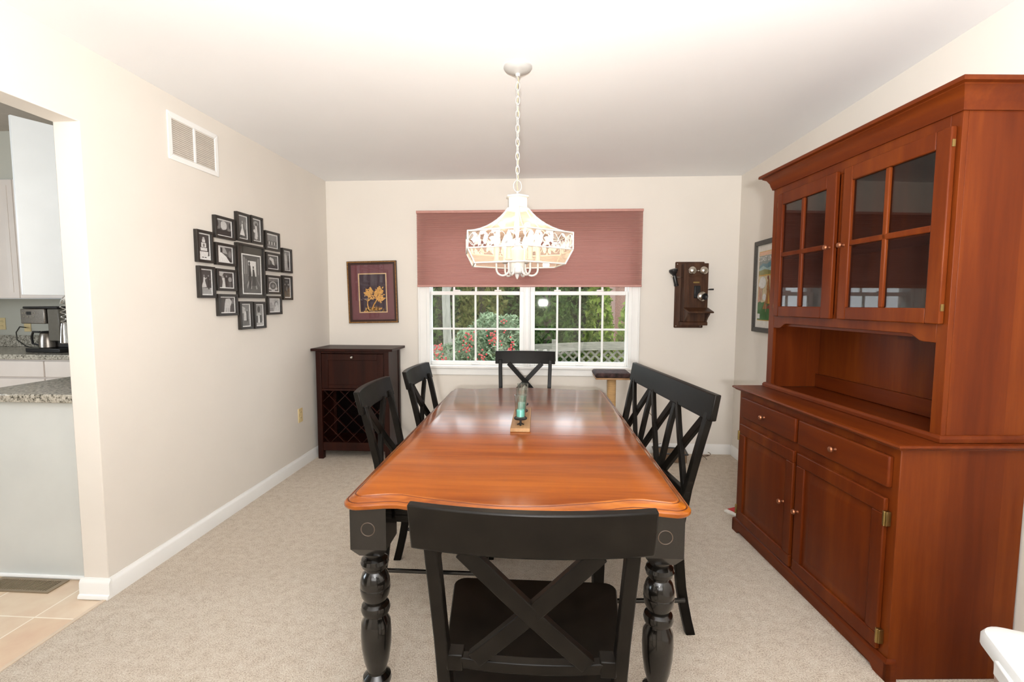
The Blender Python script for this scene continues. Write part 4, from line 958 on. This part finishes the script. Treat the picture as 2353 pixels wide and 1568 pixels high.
# ---------------------------------------------------------------- cat perch, low tray, cords
cpz = thing('cat_perch', 'cat perch with brown plush top on a sisal rope post by the window', 'cat perch', (.571, 4.08, 0))
mb = MB().box(-.147, .147, -.14, .14, .742, .782); mb.build('cushion', plush_m, cpz, bevel=.018, seg=4)
MB().box(-.14, .14, -.132, .132, .728, .742).build('platform', oak_m, cpz, bevel=.002)
mb = MB(); nn = 90
secs = [(.036 + (.0015 if i % 2 else 0), .03 + (.728 - .03) * i / nn) for i in range(nn + 1)]
MB().lathe(secs, (.005, 0, 0), 20).build('rope_post', sisal_m, cpz)
MB().box(-.18, .18, -.18, .18, 0, .03).build('base', mat('tan_carpet', (.42, .32, .22), .95, var=.2, scale=60), cpz, bevel=.006)
tr = thing('pet_tray', 'low brown tray with black rim on the carpet behind the bench', 'tray', (1.10, 4.20, 0), -.12)
traym = mat('brown_tray', (.20, .13, .075), .7, var=.15, scale=50)
MB().box(-.13, .13, -.085, .085, 0, .075).build('body', traym, tr, bevel=.006)
m_ = MB(); [m_.tube([(x0_, y0_, .077), (x1_, y1_, .077)], .007, 8) for x0_, y0_, x1_, y1_ in ((-.135, -.09, .135, -.09), (.135, -.09, .135, .09), (.135, .09, -.135, .09), (-.135, .09, -.135, -.09))]; m_.build('rim', plastic_m, tr)
cordm = mat('brown_cord', (.12, .07, .04), .6)
pts = [(.93, YB - .01, .45), (.945, YB - .01, .38), (1.02, YB - .012, .30), (1.025, YB - .012, .25), (1.03, YB - .014, .21), (1.01, YB - .018, .16), (1.0, YB - .02, .12), (1.03, YB - .025, .085), (1.06, YB - .05, .10)]
o = MB().tube(pts, .0028, 6).build('power_cord', cordm, origin=(1.0, YB - .012, .2)); tag(o, 'thin brown cord hanging down the back wall behind the bench', 'cord')
pts = []
for i in range(40):
    t = i / 39 * 4.2 * pi; pts.append((1.36 + .055 * math.cos(t) + .006 * i / 8, 4.20 + .055 * math.sin(t), .006 + .055 * abs(math.sin(t * .37)) ))
o = MB().tube(pts, .0026, 6).build('coiled_cord', cordm, origin=(1.36, 4.2, 0)); tag(o, 'tangled loop of thin brown cord on the carpet by the back baseboard', 'cord')

bk = thing('magazine', 'white magazine with red cover edge lying beside the far end of the buffet', 'magazine', (1.305, 3.13, 0), .5)
MB().box(-.10, .13, -.075, .075, 0, .012).build('pages', paper_m, bk, bevel=.001)
MB().box(-.07, .131, -.03, .076, .012, .0135).build('cover', red_m, bk)

# ---------------------------------------------------------------- white bin by the buffet
bn = thing('lidded_bin', 'white lidded plastic bin beside the near end of the buffet', 'bin', (1.365, 1.165, 0), -.36)
def rr(w, h, r, z, n=7):
    p = []
    for (cx, cy_, a0) in ((w - r, h - r, 0), (-w + r, h - r, pi / 2), (-w + r, -h + r, pi), (w - r, -h + r, 1.5 * pi)):
        for i in range(n): a = a0 + pi / 2 * i / (n - 1); p.append(V((cx + r * math.cos(a), cy_ + r * math.sin(a), z)))
    return p
MB().loft([rr(.155, .135, .04, 0), rr(.16, .14, .045, .01), rr(.185, .165, .05, .418)], 0, True).build('body', binbody_m, bn)
lid = MB().loft([rr(.203, .183, .055, .405), rr(.207, .187, .057, .407), rr(.207, .187, .057, .430), rr(.200, .180, .055, .443), rr(.188, .168, .050, .447), rr(.172, .152, .045, .447), rr(.165, .145, .04, .441), rr(.10, .09, .03, .440)], 0, True).build('lid', bin_m, bn)
m_ = MB(); m_.tube([p + V((0, 0, .0)) for p in rr(.09, .075, .03, .441)], .005, 6, close=True); m_.build('lid_rib', bin_m, lid)
MB().box(-.215, -.198, -.04, .04, .385, .425).build('latch', bin_m, lid, bevel=.004)

# ---------------------------------------------------------------- kitchen beyond the opening
pen = thing('kitchen_base_cabinet', 'white panelled end of the kitchen base cabinet under near granite', 'cabinet', (-2.4, 2.15, 0))
MB().box(-2.70, KX - .004, 2.145, 4.37, .0, .874).build('end_panel', panel_m, pen, world=True, bevel=.002)
MB().tube([(-2.70, 2.140, .006), (KX - .004, 2.140, .006)], .010, 8).build('quarter_round', white_m, pen, world=True)
o = MB().box(-2.735, KX - .002, 2.105, 3.70, .876, .916).build('granite_countertop', granite_m, bevel=.006, origin=(-2.41, 2.9, .876)); tag(o, 'speckled granite countertop on the near white panel', 'countertop')
o.location = (-2.41, 2.9, .876)
far = thing('kitchen_drawer_cabinet', 'cream far kitchen base cabinets with drawer fronts', 'cabinet', (-4.2, 3.74, 0))
MB().box(KW + .01, -2.72, 3.745, 4.37, .09, .872).build('carcass', pink_m, far, world=True)
for k in range(5):
    a = -4.083 - .46 * (2 - k) + 0
    if a + .45 < -2.74:
        d = MB().box(a, a + .45, 3.722, 3.745, .728, .860).build('drawer', pink_m, far, world=True, bevel=.004)
        d2 = MB().box(a, a + .45, 3.722, 3.745, .12, .715).build('door', pink_m, far, world=True, bevel=.004)
MB().box(KW + .01, -2.72, 3.80, 4.36, 0, .09).build('toe_kick', pink_m, far, world=True)
o = MB().box(KW + .01, -2.742, 3.705, 4.372, .876, .916).box(KW + .01, -2.742, 4.362, YB - .002, .916, 1.026).build('granite_countertop', granite_m, origin=(-4.2, 4.0, .876), bevel=.005); tag(o, 'far granite countertop and splash under the coffee maker', 'countertop')
upc = thing('wall_cabinet', 'white far wall cabinets with raised panel doors', 'cabinet', (-4.2, 4.05, 1.373))
MB().box(KW + .01, -3.2, 4.05, YB - .002, 1.373, 2.412).build('carcass', cab_m, upc, world=True)
for k in range(4):
    a = -5.46 + .43 * k; b_ = a + .425
    m_ = MB().box(a, b_, 4.03, 4.05, 1.378, 2.405); d = m_.build('door', pink_m, upc, world=True, bevel=.004)
    m_ = MB(); rg = lambda i, yy: [V((a + .05 + i, yy, 1.43 + i)), V((b_ - .05 - i, yy, 1.43 + i)), V((b_ - .05 - i, yy, 2.355 - i)), V((a + .05 + i, yy, 2.355 - i))]
    m_.loft([rg(0, 4.031), rg(0, 4.027), rg(.012, 4.026), rg(.03, 4.022), rg(.034, 4.022)]); m_.build('raised_panel', pink_m, d, world=True)
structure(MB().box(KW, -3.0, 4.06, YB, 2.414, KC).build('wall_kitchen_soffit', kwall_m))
# cabinet hung behind the left wall, its door standing open
cb = thing('wall_cabinet', 'white wall cabinet behind the opening with its plain door standing open', 'cabinet', (-2.3, 2.9, 1.386))
MB().box(-2.495, KX - .003, 2.745, 3.07, 1.386, 2.28).build('carcass', cab_m, cb, world=True)
p0, p1 = V((-2.663, 2.348, 0)), V((-2.493, 2.738, 0)); dd = (p1 - p0).normalized(); nn_ = V((-dd.y, dd.x, 0)) * .02
m_ = MB(); m_.loft([[p0 + V((0, 0, z)), p1 + V((0, 0, z)), p1 + nn_ + V((0, 0, z)), p0 + nn_ + V((0, 0, z))] for z in (1.384, 2.28)])
m_.build('open_door', cab_m, cb, world=True, bevel=.002)
# coffee maker
cm = thing('coffee_maker', 'stainless steel and black coffee maker with carafe on far counter', 'coffee maker', (-4.24, 3.98, .917), -.12)
mb = MB().box(-.17, .19, -.12, .18, 0, .035).box(.0, .19, -.02, .18, .035, .26).box(-.13, .02, .06, .16, .035, .26); mb.build('base', plastic_m, cm, bevel=.006)
MB().box(-.18, .07, -.13, .17, .245, .37).build('brew_head', steel_m, cm, bevel=.006)
MB().box(.075, .19, -.11, .17, .10, .37).build('water_tank', mat('smoked_tank', (.14, .13, .11), .2), cm, bevel=.006)
MB().box(-.17, .19, -.12, .17, .371, .392).build('top_lid', plastic_m, cm, bevel=.008)
m_ = MB().lathe([(.058, .0), (.064, .004), (.062, .06), (.052, .12), (.048, .125)], (-.03, -.04, .036), 24); cr_ = m_.build('carafe', steel_m, cm)
m_ = MB().lathe([(.05, .126), (.052, .132), (.04, .142), (.0, .146)], (-.03, -.04, .036), 20); m_.build('carafe_lid', plastic_m, cr_)
m_ = MB().tube([(-.08, -.06, .17), (-.135, -.075, .172), (-.15, -.078, .13), (-.145, -.076, .07), (-.088, -.06, .055)], .009, 8); m_.build('carafe_handle', plastic_m, cr_)
m_ = MB()
for (x, z) in ((-.15, .335), (-.125, .335), (-.05, .335), (-.02, .335), (-.14, .305), (-.10, .305), (-.04, .305)): m_.lathe([(.008, 0), (.007, .004), (0, .005)], (x, -.13, z), 10, dirv=(0, -1, 0))
m_.build('buttons', chrome_m, cm); MB().box(-.11, -.065, -.133, -.13, .320, .348).build('display', plastic_m, cm)
o = MB().tube([(-4.43, 4.03, .925), (-4.60, 4.05, .95), (-4.80, 4.15, 1.0), (-4.92, 4.25, 1.06), (-4.96, 4.32, 1.11), (-4.957, 4.374, 1.10)], .005, 7).build('appliance_cord', plastic_m, origin=(-4.7, 4.1, .95)); tag(o, 'black coffee maker cord looping up to the wall outlet', 'cord')
# spring faucet behind the jamb
fc = thing('kitchen_faucet', 'chrome spring neck kitchen faucet showing past the opening edge', 'faucet', (-2.292, 2.42, .917))
MB().lathe([(.028, 0), (.028, .01), (.016, .02), (.014, .22), (.012, .25)], n=18).build('post', chrome_m, fc)
cl = []
path = [V((0, 0, .25))]
for i in range(17): t = pi * i / 16; path.append(V((-.102 + .102 * math.cos(t), -.03 * i / 16, .42 + .06 * math.sin(t))))
path += [V((-.204, -.03, .36)), V((-.204, -.03, .31))]
NN = 340; L_ = len(path) - 1
for i in range(NN + 1):
    u = i / NN * L_; k = min(int(u), L_ - 1); c = path[k].lerp(path[k + 1], u - k); d = (path[k + 1] - path[k]).normalized()
    a = V((0, 1, 0)); b_ = d.cross(a).normalized(); t = i * 2 * pi / 8
    cl.append(c + (a * math.cos(t) + b_ * math.sin(t)) * .011)
MB().tube(cl, .0022, 5).build('spring', chrome_m, fc)
MB().lathe([(.010, 0), (.014, .02), (.018, .07), (.020, .10), (.012, .104)], (-.204, -.03, .318), 18, dirv=(0, 0, -1)).build('spray_head', chrome_m, fc)
# floor register
fv = thing('floor_vent', 'brown metal floor register in the tile at the panel foot', 'floor vent', (-2.46, 2.075, -.004))
vm = mat('brown_vent_metal', (.26, .20, .13), .45, .2)
m_ = MB(); vw, vd = .175, .053
for q in (((-vw, -vd), (vw, -vd), (vw - .02, -vd + .014), (-vw + .02, -vd + .014)), ((-vw, vd), (vw, vd), (vw - .02, vd - .014), (-vw + .02, vd - .014)), ((-vw, -vd), (-vw, vd), (-vw + .02, vd - .014), (-vw + .02, -vd + .014)), ((vw, -vd), (vw, vd), (vw - .02, vd - .014), (vw - .02, -vd + .014))):
    m_.loft([[V((x, y, 0)) for x, y in q], [V((x, y, .006)) for x, y in q]])
m_.build('frame', vm, fv)
m_ = MB()
for i in range(26): x = -vw + .024 + (2 * vw - .048) * i / 25; m_.box(x - .0025, x + .0025, -vd + .013, vd - .013, .001, .005)
m_.build('slats', vm, fv)
MB().box(-vw + .02, vw - .02, -vd + .013, vd - .013, .0002, .001).build('duct', iron_m, fv)

# ---------------------------------------------------------------- garden outside the window
GZ = -.55
structure(MB().box(-14, 14, YB + T + .02, 30, GZ - .2, GZ).build('ground', lawn_m))
random.seed(3)
def leaves(mb, n, center, rad, size, shape='ell', up=0.0, mi=0, aspect=.45, shell=.55):
    c = V(center)
    for i in range(n):
        while True:
            p = V((random.uniform(-1, 1), random.uniform(-1, 1), random.uniform(-1, 1)))
            if shape == 'cone':
                r = 1 - (p.z + 1) / 2; d = math.hypot(p.x, p.y)
                if d <= r * 1.0 and d >= r * shell: break
            elif shell <= p.length <= 1: break
        q = c + V((p.x * rad[0], p.y * rad[1], p.z * rad[2]))
        a = V((random.gauss(0, 1), random.gauss(0, 1), random.gauss(0, 1) + up)).normalized(); b = a.cross(V((random.gauss(0, 1), random.gauss(0, 1), random.gauss(0, 1)))).normalized()
        s = size * random.uniform(.6, 1.3)
        mb.add([q - b * s * aspect * .5, q + a * s * .5, q + b * s * aspect * .5, q - a * s * .5], [(0, 1, 2, 3)], mi)
    return mb
gA = leaf_mat('evergreen_leaf', (.020, .045, .014), (.10, .16, .045))
gB = leaf_mat('yellow_green_leaf', (.06, .11, .02), (.26, .32, .07))
gC = leaf_mat('nandina_leaf', (.045, .085, .04), (.36, .45, .29))
gD = leaf_mat('olive_leaf', (.05, .06, .02), (.20, .20, .07))
berry_m = mat('red_berry', (.42, .03, .03), .4)
def conifer(x, y, h, r, m_, n, label, grp='evergreens beyond the fence'):
    t = thing('evergreen_tree', label, 'tree', (x, y, GZ), 0, grp)
    leaves(MB(), n, (0, 0, h / 2 + .1), (r, r, h / 2), .17, 'cone', .8, shell=.5).build('foliage', m_, t)
    MB().tube([(0, 0, 0), (0, 0, h * .85)], [.10, .02], 8).build('trunk', darkbark_m, t)
conifer(-3.0, 11.0, 5.6, .78, gA, 2600, 'dark evergreen seen through the leftmost window panes')
conifer(-1.4, 11.2, 6.0, .78, gD, 2600, 'olive brown evergreen behind the berry bush')
conifer(.1, 11.0, 6.2, .70, gA, 2600, 'dark evergreen just right of the window mullion')
conifer(1.27, 11.2, 5.2, .42, gB, 2200, 'tall slim yellow green evergreen in the right sash')
conifer(1.80, 10.1, 2.5, .55, gB, 1300, 'low yellow green evergreen just beyond the lattice fence')
hd = thing('hedge', 'tall dense dark hedge closing the garden behind the evergreens', 'hedge', (0, 14.6, GZ))
MB().box(-6, 1.7, -.35, .35, 0, 3.3).build('hedge_core', mat('hedge_inside', (.015, .025, .01), .95, var=.5, scale=8), hd)
m_ = MB()
for i in range(9000):
    q = V((random.uniform(-6.1, 1.85), random.uniform(-.75, -.3), random.uniform(0, 3.7))); a = V((random.gauss(0, 1), random.gauss(0, 1), random.gauss(0, 1))).normalized(); b = a.orthogonal().normalized(); s = .2 * random.uniform(.6, 1.3)
    m_.add([q - b * s * .25, q + a * s * .5, q + b * s * .25, q - a * s * .5], [(0, 1, 2, 3)])
m_.build('hedge_leaves', gA, hd)
ho = thing('brick_house', 'red brown brick house wall at the far right beyond the trees', 'house', (3.9, 16.5, GZ))
MB().box(-1.5, 5, 0, 4, 0, 5.2).build('wall', brick_m, ho)
m_ = MB(); m_.loft([[V((-1.9, -.4, 5.2)), V((-1.9, 4.4, 5.2)), V((-1.9, 2, 6.6))], [V((5.4, -.4, 5.2)), V((5.4, 4.4, 5.2)), V((5.4, 2, 6.6))]]); m_.build('roof', mat('grey_shingle', (.12, .11, .11), .9), ho)
nb = thing('berry_bush', 'nandina bush with red berries outside the left sash', 'bush', (-.68, 6.9, GZ))
m_ = MB()
for (a, b_, c, r, n) in ((-.02, 0, 1.42, .36, 900), (.22, .1, 1.38, .30, 700), (-.30, .0, 1.30, .30, 600), (.05, -.2, 1.0, .45, 900), (-.62, -.1, 1.10, .26, 500), (.34, 0, 1.05, .30, 500), (-.1, .1, 1.62, .18, 220), (.2, .05, 1.58, .18, 220), (-.35, 0, .85, .45, 600), (0, 0, .45, .5, 500)): leaves(m_, n, (a, b_, c), (r, r, r * .9), .085, shell=.35, aspect=.36)
m_.build('foliage', gC, nb)
for (a, b_, c, k) in ((-.30, -.26, 1.47, 24), (.02, -.36, 1.44, 30), (.25, -.32, 1.28, 28), (-.34, -.28, 1.25, 20), (-.72, -.28, 1.27, 22), (-.70, -.32, 1.15, 20), (.15, -.2, 1.60, 9), (-.12, -.45, 1.2, 14)):
    m_ = MB()
    for i in range(int(k * .75)): m_.ball((a + random.gauss(0, .045), b_ - .12 + random.gauss(0, .03), c + random.gauss(0, .05)), .013, 5)
    m_.build('berry_cluster', berry_m, nb)
m_ = MB()
for i in range(9): a = random.uniform(-.3, .3); m_.tube([(a * .4, random.uniform(-.1, .1), 0), (a, 0, .6), (a * 1.4, 0, 1.2)], .012, 5)
m_.build('stems', darkbark_m, nb)
tk = thing('bare_tree', 'pale grey tree trunk rising outside the leftmost panes', 'tree', (-1.565, 7.9, GZ))
MB().tube([(0, 0, 0), (.01, 0, 1.0), (-.02, 0, 2.0), (.03, 0, 3.2), (0, 0, 4.5)], [.085, .07, .066, .06, .045], 12).build('trunk', bark_m, tk)
m_ = MB(); m_.tube([(-.02, 0, 2.0), (.3, .1, 2.8), (.5, .1, 3.8)], [.035, .025, .012], 8).tube([(.02, 0, 2.9), (-.35, 0, 3.6), (-.5, 0, 4.4)], [.03, .02, .01], 8); m_.build('branch', bark_m, tk)
fe = thing('lattice_fence', 'weathered grey rail fence with diagonal lattice beyond the window', 'fence', (0, 9.0, GZ))
FT = .62 - GZ
m_ = MB()
for x in (-3.4, -1.75, .22, 2.2, 4.0):
    MB().box(x - .055, x + .055, -.055, .055, 0, FT + .05).build('post', weather_m, fe)
m_.loft([[V((x, -.08 - a, FT - .02 + dz + .05 * math.sin(x * 1.1))) for a, dz in ((0, 0), (0, -.15), (.03, -.15), (.03, 0))] for x in [-4 + .5 * i for i in range(18)]])
m_.build('top_rail', weather_m, fe)
MB().box(-4, 4.5, -.03, .03, .08, .16).build('bottom_rail', weather_m, fe)
m_ = MB(); step = .16
for sg in (1, -1):
    for i in range(-10, 64):
        x = -4 + i * step; t0 = max(0, (-4 - x) * sg if sg > 0 else (x - 4.5)); x0_, x1_ = x, x + sg * (FT - .28)
        if min(x0_, x1_) < -4 or max(x0_, x1_) > 4.5: continue
        m_.bar((x0_, .005 * sg, .14), (x1_, .005 * sg, .14 + (FT - .28)), V((-sg, 0, 1)).normalized() * .018, (0, .004, 0))
m_.build('lattice', weather_m, fe)
